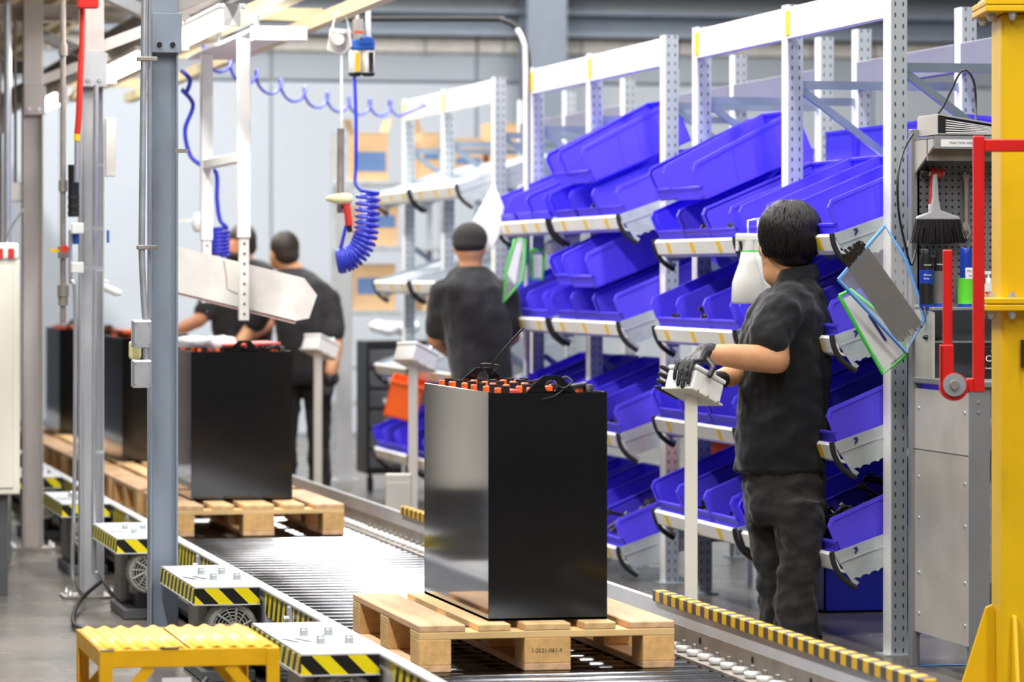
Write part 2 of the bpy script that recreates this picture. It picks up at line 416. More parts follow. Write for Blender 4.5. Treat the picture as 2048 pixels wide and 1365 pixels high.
struct(MB().box(cx.x-.18, cx.x+.18, YW-.5, YW-.46, 0, 7).box(cx.x-.18, cx.x+.18, YW-.16, YW-.12, 0, 7).box(cx.x-.02, cx.x+.02, YW-.46, YW-.16, 0, 7)
       .build('trim_3', M['bluegrey']), 'blue grey steel building column at the back wall')
M['hallwall'] = mat('grey_hall_wall', lin(150, 156, 164), .8, var=.03, scale=2)
struct(MB().box(-12, -11.8, -7, 34, 0, 7).build('wall_left', M['hallwall']))
struct(MB().box(-1.75, 1.9, 33.2, 33.4, 0, 4.2).build('wall_added', mat('slate_reflection_panel', lin(72, 78, 86), .7)), 'slate grey panel added out of view to darken the battery side reflection')  # added out of view so the nearest battery's side reflects something dark
struct(MB().box(15.8, 16, -7, 34, 0, 7).build('wall_right', M['hallwall']))
struct(MB().box(-12, 16, -7.2, -7, 0, 7).build('wall_front', M['hallwall']))
struct(MB().box(-12, 16, -7.2, 34.2, 7, 7.1).build('ceiling', M['hallwall']))

# ------------------------------------------------------------------ roller conveyor
RT = .228                                     # top of rollers
XL, XR = 1.97, 3.12
conv = thing('roller_conveyor', 'long steel roller conveyor carrying pallets with black batteries', 'conveyor', (2.5, 9.2, 0))
def cpart(mb, name, m, **k): return mb.build(name, m, conv, world=True, **k)
cpart(MB().box(XL-.022, XL, 9.3, 33, .1, .335).box(XL-.03, XL+.012, 9.3, 33, .328, .34), 'left_rail', M['cover'], bevel=.003)
cpart(MB().box(XR, XR+.02, 9.3, 33, .25, .36), 'right_rail', M['cover'], bevel=.003)
cpart(MB().box(XR-.004, XR+.016, 9.3, 33, .10, .30), 'right_inner_rail', M['raw'])
cpart(MB().box(XR-.075, XR-.004, 9.3, 33, .222, .232), 'wheel_ledge', M['raw'])
cpart(MB().box(XL, XR, 9.3, 33, .03, .05), 'drip_tray', M['darkgrey'])
r0 = MB().cyl((XL+.01, 0, 0), (XR-.045, 0, 0), .037, n=18).build('roller', M['steel'], conv, loc=(-2.5, .2, RT-.037))
for i in range(1, 168): again(r0, conv, (-2.5, .2+i*.135, RT-.037))
wh = MB().lathe([(.018, 0), (.026, .004), (.027, .011), (.026, .018), (.014, .021)], n=16).build('guide_wheel', M['wheel'], conv, loc=(.585, 0.5, .233))
bo = MB().lathe([(.010, .021), (.010, .026), (.0078, .026), (.0078, .036), (.006, .038)], n=6, smooth=False).build('bolt', M['raw'], wh)
for i in range(1, 100):
    c = again(wh, conv, (.585, .5+i*.136, .233))
    if i < 60: again(bo, c, (0, 0, 0))
for y0, y1 in ((9.5, 12.38), (15.05, 17.05)):
    cpart(MB().box(XR-.012, XR+.026, y0, y1, .352, .392), 'hazard_bumper', M['hazb'], bevel=.004)
for i in range(8):
    MB().lathe([(.011, -.006), (.011, .0)], axis='x', n=10).build('bolt_hole', M['dark'], conv, loc=(XR-.0045-2.5+.004, 1.35+i*.62, .275))
tapes = [(9.3, 10.78), (12.05, 12.66), (12.76, 13.3), (14.42, 15.05), (15.15, 15.82), (16.95, 17.6), (17.68, 18.3), (19.4, 20.7)]
for a, b in tapes:
    mb = MB().prism([(a, .26), (a+.06, .245), (b-.06, .245), (b, .26), (b, .326), (a, .326)], 'x', XL-.025, XL-.021)
    cpart(mb, 'hazard_tape', M['hazr'])
for y in (12.71, 15.10, 17.64):
    p = cpart(MB().box(XL-.034, XL-.02, y-.035, y+.035, .11, .33), 'splice_plate', M['cover'], bevel=.006)
    MB().cyl((XL-.05, y-.01, .285), (XL-.034, y-.01, .285), .012, n=8).build('bolt', M['galv'], p, world=True)
for i in range(11):
    y = 9.6 + i*2.3
    cpart(MB().box(XL-.015, XL+.045, y, y+.06, 0, .12), 'conveyor_leg', M['motor'])
    cpart(MB().box(XR-.03, XR+.02, y, y+.06, 0, .12), 'conveyor_leg', M['motor'])

# motor covers with drive motors below
cov = thing('motor_cover', 'x', 'cover', (0, 0, 0), group='drive covers beside the conveyor')
MB().box(-.265, -.035, 0, 1.0, -.008, 0).build('cover_plate', M['cover'], cov, bevel=.002)
MB().box(-.265, -.037, -.003, .002, -.062, -.008).build('front_skirt', M['hazc'], cov)
MB().box(-.267, -.262, 0, 1.0, -.062, -.008).build('side_skirt', M['hazs'], cov)
MB().box(-.27, -.035, -.005, 1.0, -.066, -.061).build('bottom_edge', M['cover'], cov)
cb = None
for x, y in ((-.16, .30), (-.075, .30), (-.17, .56), (-.095, .56)):
    mb = MB().lathe([(.017, 0), (.017, .003), (.013, .003), (.013, .016), (.011, .019), (.0105, .023), (.006, .0265)], n=8, smooth=False)
    mb.build('cap_nut', M['galv'], cov, loc=(x, y, 0))
MB().box(-.14, -.125, .38, .5, 0, .0008).build('slot', M['ink'], cov, rot=(0, 0, R(14)))
MB().box(-.10, -.085, .38, .5, 0, .0008).build('slot', M['ink'], cov, rot=(0, 0, R(14)))

mot = thing('drive_motor', 'x', 'motor', (0, 0, 0), group='drive motors beside the conveyor')
mb = MB().cyl((0, .10, .20), (0, .36, .20), .066, n=20)
for k in range(20):
    a = 2*pi*k/20; mb.bar((.066*math.cos(a), .11, .20+.066*math.sin(a)), (.066*math.cos(a), .34, .20+.066*math.sin(a)), .006, .022, (math.cos(a), 0, math.sin(a)))
mb.box(-.05, .05, .16, .3, .10, .13)
mb.build('motor_body', M['motor'], mot)
MB().lathe([(.082, 0), (.088, .008), (.088, .10), (.078, .115)], (0, -.002, .20), 'y', 24).build('fan_cowl', M['motor'], mot)
MB().lathe([(.070, -.0045), (.070, -.0025)], (0, 0, .20), 'y', 24).build('fan_opening', M['dark'], mot)
mb = MB()
for rr in (.03, .042, .054, .066):
    mb.tube([(rr*math.cos(a), -.006, .20+rr*math.sin(a)) for a in [2*pi*k/24 for k in range(25)]], .0024, 5, False)
for k in range(12):
    a = 2*pi*k/12; b = a+.35
    mb.tube([(.02*math.cos(a), -.007, .20+.02*math.sin(a)), (.072*math.cos(b), -.007, .20+.072*math.sin(b))], .003 if k % 2 else .005, 5)
mb.lathe([(.022, -.01), (.022, -.004)], (0, 0, .20), 'y', 14)
mb.build('fan_guard', M['motor'], mot)
MB().box(-.08, .08, .37, .62, .04, .28).build('gear_housing', M['motor'], mot, bevel=.02, seg=2)
MB().box(-.10, -.06, .18, .28, .20, .28).build('terminal_box', M['motor'], mot, bevel=.006)
MB().box(-.1, .09, .05, .6, 0, .045).build('foot_plate', M['darkgrey'], mot, bevel=.006)
MB().box(-.03, .03, .12, .5, .045, .12).build('foot_bracket', M['darkgrey'], mot)
cy = [(10.94, 'nearest, beside the yellow step'), (13.35, 'just right of the nearest grey column'), (15.88, 'between the first two grey columns'),
      (18.32, 'between the second and third columns'), (20.8, 'farthest, behind the cream cabinet')]
for i, (y, w) in enumerate(cy):
    c = cov if i == 0 else dup(cov); c.location = (XL, y, .345)
    c['label'] = 'white plate cover with yellow and black hazard edges, ' + w
    m_ = mot if i == 0 else dup(mot); m_.location = (XL-.13, y+.015, 0)
    m_['label'] = 'grey fan cooled electric drive motor under the cover ' + w.replace('nearest, ', '').replace('farthest, ', '')

# ------------------------------------------------------------------ pallets
pal = thing('pallet', 'x', 'pallet', (0, 0, 0), group='euro pallets on the conveyor')
tb = {}
for x, w in ((-.3275, .145), (-.165, .10), (0, .145), (.165, .10), (.3275, .145)):
    MB().box(-w/2, w/2, -.6, .6, 0, .022).build('top_board', M['woodr'] if abs(x) > .3 else M['wood'], pal, loc=(x, 0, .122), bevel=.003)
for y in (-.5275, 0, .5275):
    MB().box(-.4, .4, -.0725, .0725, 0, .022).build('cross_board', M['woodx'], pal, loc=(0, y, .1), bevel=.002)
    for x, w in ((-.35, .1), (0, .145), (.35, .1)):
        MB().box(-w/2, w/2, -.0725, .0725, 0, .078).build('block', M['woodblk'], pal, loc=(x, y, .022), bevel=.002)
for x, w in ((-.35, .1), (0, .145), (.35, .1)):
    MB().box(-w/2, w/2, -.6, .6, 0, .022).build('bottom_board', M['woodr'], pal, loc=(x, 0, 0), bevel=.002)
PX = 2.545
ps = [(12.05, 'pale pine pallet under the nearest black battery at the front of the conveyor'),
      (18.2, 'pine pallet under the second black battery, right of the grey column'),
      (19.66, 'empty pine pallet directly behind the second battery pallet'),
      (20.95, 'empty pine pallet between the column and the third battery'),
      (22.3, 'pine pallet carrying the third black battery beside the junction boxes'),
      (23.6, 'empty pine pallet behind the third battery'),
      (24.85, 'empty pine pallet right in front of the farthest battery'),
      (26.1, 'pine pallet carrying the farthest black battery')]
PAL = []
for i, (y, lab) in enumerate(ps):
    p = pal if i == 0 else dup(pal); p.location = (PX, y, RT); p['label'] = lab; PAL.append(p)
text('1-2021-061-9', .018, M['ink'], pal, (-.052, -.6008+.0003, .055), (R(90), 0, 0))
for ch in PAL[0].children:
    if ch.name.startswith('lettering'): ch.location.y = -.6002

# ------------------------------------------------------------------ batteries
def battery(x0, x1, yf, dep, label, full=True, zb=RT+.144, h=.704):
    w = x1-x0; t = thing('traction_battery', label, 'battery', ((x0+x1)/2, yf, zb), group='black traction batteries')
    z1 = h - .012
    mb = MB(); hw = w/2
    def lugplate(y0, y1):
        a = [(-hw, 0), (hw, 0), (hw, h), (.01+.079, h), (.01+.03, h+.05), (.01-.024, h+.05), (.01-.079, h), (-hw, h)]
        cxx, czz, rr = .01, h+.018, .019
        # plate with a round hole: two halves around it
        top = [(.01+.079, h), (.01+.03, h+.05), (.01-.024, h+.05), (.01-.079, h)]
        mb.prism([(-hw, 0), (hw, 0), (hw, h-.002), (-hw, h-.002)], 'y', y0, y1)
        arc = lambda a0, a1: [(cxx+rr*math.cos(a0+(a1-a0)*k/8), czz+rr*math.sin(a0+(a1-a0)*k/8)) for k in range(9)]
        mb.prism([(cxx+rr, czz), (.01+.062, czz), (.01+.03, h+.05), (.01-.024, h+.05), (.01-.062, czz), (cxx-rr, czz)] + arc(pi, 0)[1:-1], 'y', y0, y1)
        mb.prism([(-.062+.01, czz), (-.079+.01, h-.002), (.079+.01, h-.002), (.062+.01, czz), (cxx+rr, czz)] + arc(0, -pi)[1:-1] + [(cxx-rr, czz)], 'y', y0, y1)
    lugplate(0, .008); lugplate(dep-.008, dep)
    mb.box(-hw, -hw+.008, .006, dep-.006, 0, h).box(hw-.008, hw, .006, dep-.006, 0, h).box(-hw, hw, 0, dep, 0, .01)
    mb.build('steel_case', M['battery'], t, bevel=.0015)
    top = MB().box(-hw+.006, hw-.006, .006, dep-.006, h-.10, h-.012).build('cell_tops', M['celltop'], t)
    n = int(dep/.165)
    cols = [-hw+.06, -hw+.06+.10, -hw+.06+.20, hw-.06] if w < .4 else [-hw+.06+k*(w-.12)/4 for k in range(5)]
    capm = MB().box(-.018, .000, -.014, .014, 0, .023).build('bus_link', M['orange'], t, bevel=.003)
    caps = MB().cyl((.014, 0, 0), (.014, 0, .028), .015, n=12).box(.0005, .016, -.015, .015, 0, .024).build('terminal_boot', M['black'], capm)
    first = True
    for ci, x in enumerate(cols):
        for k in range(n):
            loc = (x + random.uniform(-.006, .006), .10 + k*(dep-.17)/(n-1), h-.012)
            rz = (0, 0, random.choice((0, 0, .2, pi if ci == len(cols)-1 else 0)))
            if first: capm.location = loc; first = False
            else:
                c = again(capm, t, loc, rz); again(caps, c, (0, 0, 0))
    for ci in range(len(cols)-1):
        x = (cols[ci]+cols[ci+1])/2
        for k in range(0, n-1, 2):
            y = .10 + (k+.5)*(dep-.17)/(n-1) + (ci % 2)*.1
            MB().box(-.012, .012, -.07, .07, 0, .016).build('bus_bar', M['redp'], t, loc=(x, y, h-.012), bevel=.003)
    if full:
        MB().tube(curve_pts([(hw-.05, .2, h+.01), (hw-.045, .12, h+.02), (hw-.07, .07, h+.016), (hw-.12, .06, h+.012)]), .009, 8).build('cable', M['black'], t)
        MB().lathe([(.016, 0), (.016, .03), (.011, .032)], (hw-.04, .09, h-.012), n=12).build('cable_gland', M['black'], t)
    return t
b1 = battery(2.38, 2.755, 11.545, 1.06, 'glossy black traction battery nearest the camera on the front pallet')
b2 = battery(2.275, 2.755, 17.95, .78, 'black traction battery heaped with white wrapping, beside the nearest grey column')
b3 = battery(2.365, 2.78, 21.75, 1.0, 'black traction battery seen left of the nearest column behind the junction boxes')
b4 = battery(2.36, 2.75, 25.55, 1.0, 'farthest black traction battery, seen between the second and third columns')
# cable ties on the nearest battery
z = .704
tie = MB().tube(curve_pts([(.04, 1.05, z+.03), (.06, 1.03, z+.055), (.0, 1.04, z+.06), (.04, 1.06, z+.02)]), .0035, 6)
tie.tube(curve_pts([(.03, 1.03, z+.05), (.07, 1.0, z+.11), (.135, .98, z+.185)]), [.0035]*12+[.0015], 6)
tag(tie.build('cable_tie', M['black'], None, loc=b1.location), 'black cable tie looped through the rear lug, tail sticking up', 'cable tie')
tie = MB().tube(curve_pts([(.028, -.004, z+.02), (.05, -.006, z+.012), (.075, .0, z+.03), (.055, .012, z+.045), (.03, .012, z+.022)]), .0035, 6)
tie.tube(curve_pts([(.05, -.005, z+.01), (.02, -.007, z-.012), (-.02, -.006, z-.022)]), .002, 6)
tag(tie.build('cable_tie', M['black'], None, loc=b1.location), 'black cable tie around the front lug, tail lying on the case', 'cable tie')
# wrapping heap and orange covers on battery two
h2 = MB()
for k in range(9):
    h2.ell((random.uniform(-.22, -.02), random.uniform(.15, .6), .72+random.uniform(0, .03)), (.09, .1, .025))
ob = blob(h2, 'plastic_wrapping', M['filmpack'], None, .02, 3, (.03, .06)); ob.location = b2.location
tag(ob, 'crumpled white plastic wrapping lying on the second battery', 'wrapping')
ob = MB().box(-.05, .22, .05, .5, .725, .737).build('terminal_cover', M['redp'], None, loc=b2.location, rot=(0, R(-2), 0), bevel=.005)
tag(ob, 'flat pink red terminal cover on top of the second battery', 'cover')
ob = MB().box(-.20, .10, .05, .7, .725, .745).build('terminal_cover', M['orange'], None, loc=b3.location, bevel=.005)
tag(ob, 'flat orange red terminal cover on top of the third battery', 'cover')

# ------------------------------------------------------------------ yellow step
X0, X1, Y0, Y1, ZT = 1.075, 1.56, 10.42, 11.06, .42
st = thing('step_stool', 'yellow steel step with wavy perforated top, worn at the corner', 'step stool', ((X0+X1)/2, (Y0+Y1)/2, 0))
sw, sd = (X1-X0)/2, (Y1-Y0)/2
def wavy(xa, xb):
    n = 60; vs = []; mb = MB()
    for i in range(n+1):
        x = xa + (xb-xa)*i/n; z = .0042*(1-math.cos(2*pi*5*i/n)) - .002
        for y in (-sd+.008, sd-.008):
            vs += [(x, y, ZT+z), (x, y, ZT+z-.006)]
    fs = []
    for i in range(n):
        a = i*4; b = a+4
        fs += [(a, b, b+2, a+2), (a+1, a+3, b+3, b+1), (a, a+1, b+1, b), (a+2, b+2, b+3, a+3)]
    return mb.add(vs, fs, True)
M['stooltop'] = dots('perforated_yellow', lin(244, 188, 8), lin(150, 106, 8), (0, 1), (.011, .014), .0022, .4)
wavy(-sw+.004, -.004).build('tread_plate', M['stooltop'], st)
wavy(.004, sw-.004).build('tread_plate', M['stooltop'], st)
MB().box(-sw, sw, -sd, -sd+.006, ZT-.052, ZT-.002).build('front_apron', M['stool'], st, bevel=.002)
MB().box(-sw, sw, sd-.006, sd, ZT-.052, ZT-.002).build('rear_apron', M['stool'], st, bevel=.002)
for sx in (-1, 1):
    MB().box(sx*sw-.003, sx*sw+.003, -sd, sd, ZT-.052, ZT-.002).build('side_apron', M['stool'], st, bevel=.002)
    for sy in (-1, 1):
        MB().box(sx*(sw+.001)-.003-(.03 if sx > 0 else 0), sx*(sw+.001)+.003+(.03 if sx < 0 else 0), sy*sd-.004, sy*sd+.004, 0, ZT-.004)\
            .box(sx*(sw+.001)-.003, sx*(sw+.001)+.003, sy*sd-(.034 if sy > 0 else 0), sy*sd+(.034 if sy < 0 else 0), 0, ZT-.004).build('leg', M['stool'], st, bevel=.0015)
        MB().bar((sx*(sw-.025), sy*(sd-.006), ZT-.18), (sx*(sw-.135), sy*(sd-.006), ZT-.05), .006, .03, (0, 0, 1)).build('corner_brace', M['stool'], st)
MB().box(-.08, -.03, -sd-.002, -sd+.02, ZT-.003, ZT-.001).build('paint_chip', M['ink'], st, loc=(.0, 0, .002))
MB().box(-sw-.002, -sw+.035, -sd-.005, -sd+.004, ZT-.005, ZT-.0008).build('paint_chip', M['raw'], st)
# ------------------------------------------------------------------ overhead structure: columns, canopy deck, beams
def column(x, y, label, paint):
    t = thing('steel_column', label, 'column', (x, y, 0), group='columns left of the conveyor')
    w = .053
    # H-section: flanges left and right, web facing the viewer
    MB().box(-w, -w+.008, -.05, .05, .012, 2.42).box(w-.008, w, -.05, .05, .012, 2.42).box(-w, w, -.012, -.002, .012, 2.42).build('shaft', paint, t, bevel=.002)
    MB().box(-.13, .13, -.12, .12, 0, .012).build('base_plate', M['raw'], t)
    for a, b in ((-.1, -.09), (.1, -.09), (-.1, .09), (.1, .09)):
        MB().lathe([(.012, .012), (.012, .024), (.007, .024), (.007, .04)], (a, b, 0), n=8).build('anchor_bolt', M['galv'], t)
    s = MB().box(-w+.006, w+.012, -.064, -.05, 2.27, 2.42).build('splice_plate', paint, t, bevel=.002)
    for a in (-.02, .03):
        MB().cyl((a, -.072, 2.30), (a, -.060, 2.30), .010, n=10).build('bolt', M['black'] if y < 15 else M['alu'], s)
    MB().box(-w+.004, w, -.045, .045, 2.42, 2.955).build('head_post', M['taupe'] if y > 15 else paint, t, bevel=.003)
    return t
CX = 1.72
Yc = [14.42, 17.1, 20.15]
column(CX, Yc[0], 'blue grey steel column nearest the camera with two junction boxes', M['bluegrey'])
column(CX, Yc[1], 'middle steel column behind the red hose and valves', M['grey'])
column(CX, Yc[2], 'beige grey steel column beside the cream cabinet', M['taupe'])
column(CX, 22.9, 'farthest steel column at the left edge', M['taupe'])

can = thing('canopy_frame', 'grey steel canopy frame with corrugated deck over the columns', 'canopy', (1.0, 14.0, 2.5))
def kp(mb, name, m, **k): return mb.build(name, m, can, world=True, **k)
def ibeam(mb, x, y0, y1, z0, z1, w=.09):
    return mb.box(x-w/2, x+w/2, y0, y1, z0, z0+.01).box(x-w/2, x+w/2, y0, y1, z1-.01, z1).box(x-.004, x+.004, y0, y1, z0, z1)
kp(ibeam(MB(), 2.2, 13.5, 33, 2.60, 2.74), 'light_beam', M['taupe'])
kp(ibeam(MB(), .35, 12, 33, 2.76, 2.95, .12), 'main_beam', M['darkgrey'])
kp(ibeam(MB(), -1.0, 12, 33, 2.76, 2.95, .12), 'main_beam', M['darkgrey'])
for y in (20.2, 25.5, 30.5):
    kp(MB().box(-1.0, 2.22, y-.04, y+.04, 2.76, 2.77).box(-1.0, 2.22, y-.004, y+.004, 2.76, 2.84).box(-1, 2.22, y-.04, y+.04, 2.84, 2.85), 'cross_beam', M['taupe'] if y < 21 else M['darkgrey'])
for y in Yc:
    kp(MB().bar((CX+.04, y, 2.45), (2.2, y, 2.62), .05, .05), 'beam_arm', M['taupe'])
for i in range(31):
    x = -1.85 + i*.135
    kp(MB().prism([(x, 2.99), (x+.03, 2.955), (x+.075, 2.955), (x+.105, 2.99), (x+.135, 2.99), (x+.135, 2.993), (x+.103, 2.993), (x+.073, 2.958), (x+.032, 2.958), (x+.002, 2.993)], 'y', 18.6, 33.5), 'deck_rib', M['beam'])
kp(MB().box(2.44, 2.52, 13.6, 26, 2.60, 2.66), 'tool_rail', M['beam'])
kp(MB().box(2.84, 2.90, 13.6, 26, 2.60, 2.66), 'tool_rail', M['beam'])
for y in (15.0, 18.6, 22, 25.5): kp(MB().box(2.16, 3.0, y-.03, y+.03, 2.68, 2.74), 'rail_hanger', M['beam'])
for y in (14.3, 17.3, 20.6): kp(MB().bar((1.3, y, 2.93), (2.15, y+1.3, 2.70), .04, .06), 'diagonal_brace', M['grey'])

def tubelight(y0, y1, label):
    t = thing('tube_light', label, 'light', (2.2, (y0+y1)/2, 2.5), group='tube lights under the canopy')
    L = (y1-y0)/2
    MB().box(-.06, .06, -L, L, .05, .075).build('housing', M['white'], t, bevel=.006)
    MB().tube([(0, -L+.03, .02), (0, L-.03, .02)], .034, 14).build('lamp', M['tube'], t)
    for s in (-1, 1):
        MB().box(-.035, .035, s*L-.02, s*L+.02, -.02, .06).build('end_cap', M['white'], t)
        MB().cyl((0, s*L*.7, .075), (0, s*L*.7, .102), .008, n=8).build('hanger', M['galv'], t)
tubelight(16.0, 17.75, 'lit tube light nearest, above the white hanging frame')
tubelight(19.1, 20.9, 'lit tube light seen between the first and second columns')
tubelight(23.6, 25.4, 'lit tube light seen between the second and third columns')

# white hanging frame with slanted guard panel over battery two
hx = 2.40
fr = thing('overhead_guard', 'white suspended frame of two posts with a slanted scuffed guard panel', 'frame', (hx, 17.07, 2.6))
def fp(mb, name, m, **k): return mb.build(name, m, fr, world=True, **k)
fp(MB().box(hx-.03, 2.60, 16.6, 18.9, 2.50, 2.515), 'top_plate', M['white'], bevel=.003)
fp(MB().box(hx-.035, 2.61, 16.56, 16.62, 2.455, 2.52), 'front_bar', M['white'], bevel=.004)
for y in (17.07, 18.35):
    fp(MB().box(hx-.028, hx+.028, y-.028, y+.028, 1.60, 2.5), 'post', M['white'], bevel=.004)
    p = fp(MB().box(hx-.022, hx+.022, y-.022, y+.022, 1.23 if y < 18 else 1.3, 1.62), 'lower_post', M['offwhite'], bevel=.003)
    for k in range(8):
        z = 1.26+k*.045
        MB().cyl((hx, y-.024, z), (hx, y-.0215, z), .006, n=8).build('adjusting_hole', M['darkgrey'], p, world=True)
    for a, b in ((2.60, 2.515), ):
        fp(MB().cyl((hx+.06, y, b), (hx+.06, y, 2.602), .012, n=8), 'hanger_rod', M['galv'])
fp(MB().bar((hx, 17.09, 1.965), (hx, 18.33, 1.965), .045, .045), 'cross_bar', M['white'], bevel=.003)
gp = at(494, 574, 17.25)
G = Matrix.Translation(gp) @ CAMROT @ Matrix.Rotation(R(14), 4, 'Y')
mb = MB().prism([(-.36, -.10), (.25, -.095), (.305, -.07), (.315, .04), (.24, .10), (-.36, .10)], 'y', -.006, 0, M=G)
mb.prism([(-.36, -.10), (.25, -.095), (.25, -.09), (-.36, -.095)], 'y', 0, .16, M=G)
fp(mb, 'guard_panel', M['offwhite'])
mb = MB().prism([(0, 0), (.16, .05), (.16, .057), (0, .007)], 'x', -.36, .25, M=G @ Matrix.Translation((0, .0, -.11)))
fp(mb, 'pink_lip', mat('pink_stained_edge', lin(214, 176, 172), .5, var=.1))
mb = MB()
for (a, b), (c, d) in (((-.13, .09), (-.10, .02)), ((-.10, .02), (-.085, -.03)), ((-.085, -.03), (-.02, -.04)), ((-.02, -.04), (.0, .03))):
    mb.bar(G @ Vector((a, -.0065, b)), G @ Vector((c, -.0065, d)), .006, .0015)
fp(mb, 'rust_scratch', mat('rust_mark', lin(176, 152, 138), .8))

# ------------------------------------------------------------------ pipes, hoses, boxes on the columns
t = thing('conduit_run', 'galvanised conduit with two junction boxes on the nearest column', 'conduit', (1.66, 14.4, 0))
def q(mb, name, m, par=t, **k): return mb.build(name, m, par, world=True, **k)
Zc = 14.42/CS
c0 = at(289, 0, 14.1); c1 = at(284, 430, 14.1); c2 = at(288, 600, 14.1); c3 = at(291, 645, 14.1)
q(MB().tube(curve_pts([at(289, -40, 14.1), c0, c1, at(284, 520, 14.1), c2, c3]), .0125, 10), 'conduit', M['galv'])
q(MB().tube([at(299, -40, 14.14), at(299, 640, 14.14)], .006, 8), 'cable', M['alu'])
for v in (640, 720):
    p = at(283, v+28, 14.1)
    bx = q(MB().box(p.x-.036, p.x+.036, p.y-.02, p.y+.03, p.z-.052, p.z+.052), 'junction_box', M['galv'], bevel=.008, seg=2)
    q(MB().box(p.x-.03, p.x+.03, p.y-.024, p.y-.02, p.z-.045, p.z+.045), 'box_lid', M['galv'], bx, bevel=.002)
    for a in (-1, 1):
        for b in (-1, 1): q(MB().cyl((p.x+a*.024, p.y-.027, p.z+b*.038), (p.x+a*.024, p.y-.023, p.z+b*.038), .003, n=6), 'screw', M['raw'], bx)
q(MB().tube([at(291, 690, 14.1), at(291, 724, 14.1)], .011, 10), 'conduit_nipple', M['galv'])
for v in (118, 495):
    p = at(287, v, 14.1)
    q(MB().box(p.x-.025, p.x+.05, p.y-.018, p.y+.015, p.z-.008, p.z+.008), 'pipe_clamp', M['raw'], bevel=.003)
p = at(360, 302, 14.25)
q(MB().bar(p - Vector((.02, 0, 0)), p + Vector((.03, 0, 0)), .015, .015), 'cable_clip', M['raw'])

t2 = thing('air_supply_line', 'dark air pipe with valves and a black regulator beside the middle column', 'air line', at(140, 1180, 16.9))
q(MB().tube([at(126, -30, 16.8), at(126, 646, 16.8)], .013, 10), 'air_pipe', M['raw'], t2)
for v, r_ in ((100, .02), (372, .02), (505, .024), (582, .026), (600, .022)):
    p = at(126, v, 16.8); q(MB().cyl(p-Vector((0, 0, .025)), p+Vector((0, 0, .025)), r_, n=12), 'pipe_fitting', M['raw'], t2)
p = at(118, 502, 16.75); q(MB().bar(p, p+Vector((-.04, 0, .004)), .012, .014), 'valve_handle', M['yellow'], t2)
p = at(128, 498, 16.75); q(MB().lathe([(.017, -.02), (.017, 0)], p, 'y', 12), 'gauge', M['redp'], t2)
p = at(147, 330, 16.75); q(MB().cyl(p, at(147, 434, 16.75), .024, n=16), 'regulator_body', M['black'], t2)
for v in (395, 413, 427): q(MB().lathe([(.026, -.006), (.026, .006)], at(147, v, 16.75), n=16), 'regulator_ring', M['rubber'], t2)
q(MB().cyl(at(143, 330, 16.75), at(143, 372, 16.74), .008), 'regulator_cap', M['black'], t2)
p = at(152, 475, 16.75); q(MB().cyl(p+Vector((0, 0, .03)), p-Vector((0, 0, .03)), .015), 'blue_fitting', M['bluepart'], t2)
for v in (457, 536):
    p = at(155, v, 16.72)
    q(MB().box(p.x-.026, p.x+.026, p.y-.02, p.y+.02, p.z-.024, p.z+.024), 'clamp_block', M['white'], t2, bevel=.004)
    q(MB().bar(p, at(207, v, 16.72), .010, .012), 'clamp_bar', M['galv'], t2)
q(MB().tube(curve_pts([at(165, 0, 16.7), at(165, 70, 16.7), at(161, 150, 16.7), at(157, 240, 16.7), at(154, 268, 16.7)]), .014, 10), 'red_hose', M['hosered'], t2)
q(MB().cyl(at(154, 268, 16.7), at(154, 282, 16.7), .013), 'hose_ferrule', M['yellow'], t2)
q(MB().cyl(at(154, 282, 16.7), at(153, 365, 16.7), .011), 'hose_tail', M['alu'], t2)
p = at(176, 8, 16.66); q(MB().box(p.x-.045, p.x+.045, p.y-.03, p.y+.03, p.z-.02, p.z+.08), 'red_bracket', M['red'], t2, bevel=.006)
t3 = thing('floor_conduit', 'thin bent conduit running down the middle column to the floor', 'conduit', at(150, 1180, 16.8))
q(MB().tube(curve_pts([at(141, 460, 16.75), at(141, 560, 16.75), at(150, 590, 16.75), at(150, 900, 16.75), at(145, 1120, 16.75), at(150, 1170, 16.75), at(170, 1196, 16.85)]), .009, 8), 'conduit', M['alu'], t3)
t4 = thing('cable_conduit', 'grey conduit strapped to the front of the middle column', 'conduit', at(190, 1180, 16.8))
q(MB().tube(curve_pts([at(192, 170, 16.85), at(188, 700, 16.85), at(188, 1100, 16.85), at(195, 1150, 16.85), at(225, 1190, 16.9), at(245, 1198, 16.95)]), .011, 8), 'conduit', M['alu'], t4)
for v in (330, 540, 905):
    p = at(180, v, 16.86); q(MB().bar(p, p+Vector((.06, 0, 0)), .02, .012), 'strap', M['galv'], t4)
p = at(221, 290, 17.0)
nb = MB().box(p.x-.022, p.x+.022, p.y-.02, p.y+.04, p.z-.14, p.z+.12).build('notice_board', M['offwhite'], bevel=.003)
tag(nb, 'pale edge-on sign plate beside the middle column', 'sign')
p = at(222, 582, 17.2)
v_ = thing('valve_tap', 'white valve fitting sticking out beside the middle column', 'valve', p)
MB().cyl((-.04, 0, .02), (.03, 0, -.01), .018).cyl((.01, 0, -.005), (.045, 0, -.012), .013).build('valve_body', M['white'], v_)
MB().box(-.035, -.01, -.01, .01, .02, .05).build('valve_lever', M['white'], v_, bevel=.004)
p = at(216, 470, 17.0)
tag(MB().cyl(p+Vector((0, 0, .02)), p-Vector((0, 0, .035)), .006).build('marker_pen', M['bluepart']), 'small blue marker pen clipped beside the middle column', 'pen')
p = at(270, 704, 14.17)
tag(MB().box(p.x-.022, p.x+.022, p.y-.02, p.y+.02, p.z-.028, p.z+.04).build('push_button_box', mat('pale_yellow_plastic', lin(236, 230, 160), .4), bevel=.01, seg=2), 'pale yellow plastic switch box behind the junction boxes', 'switch')

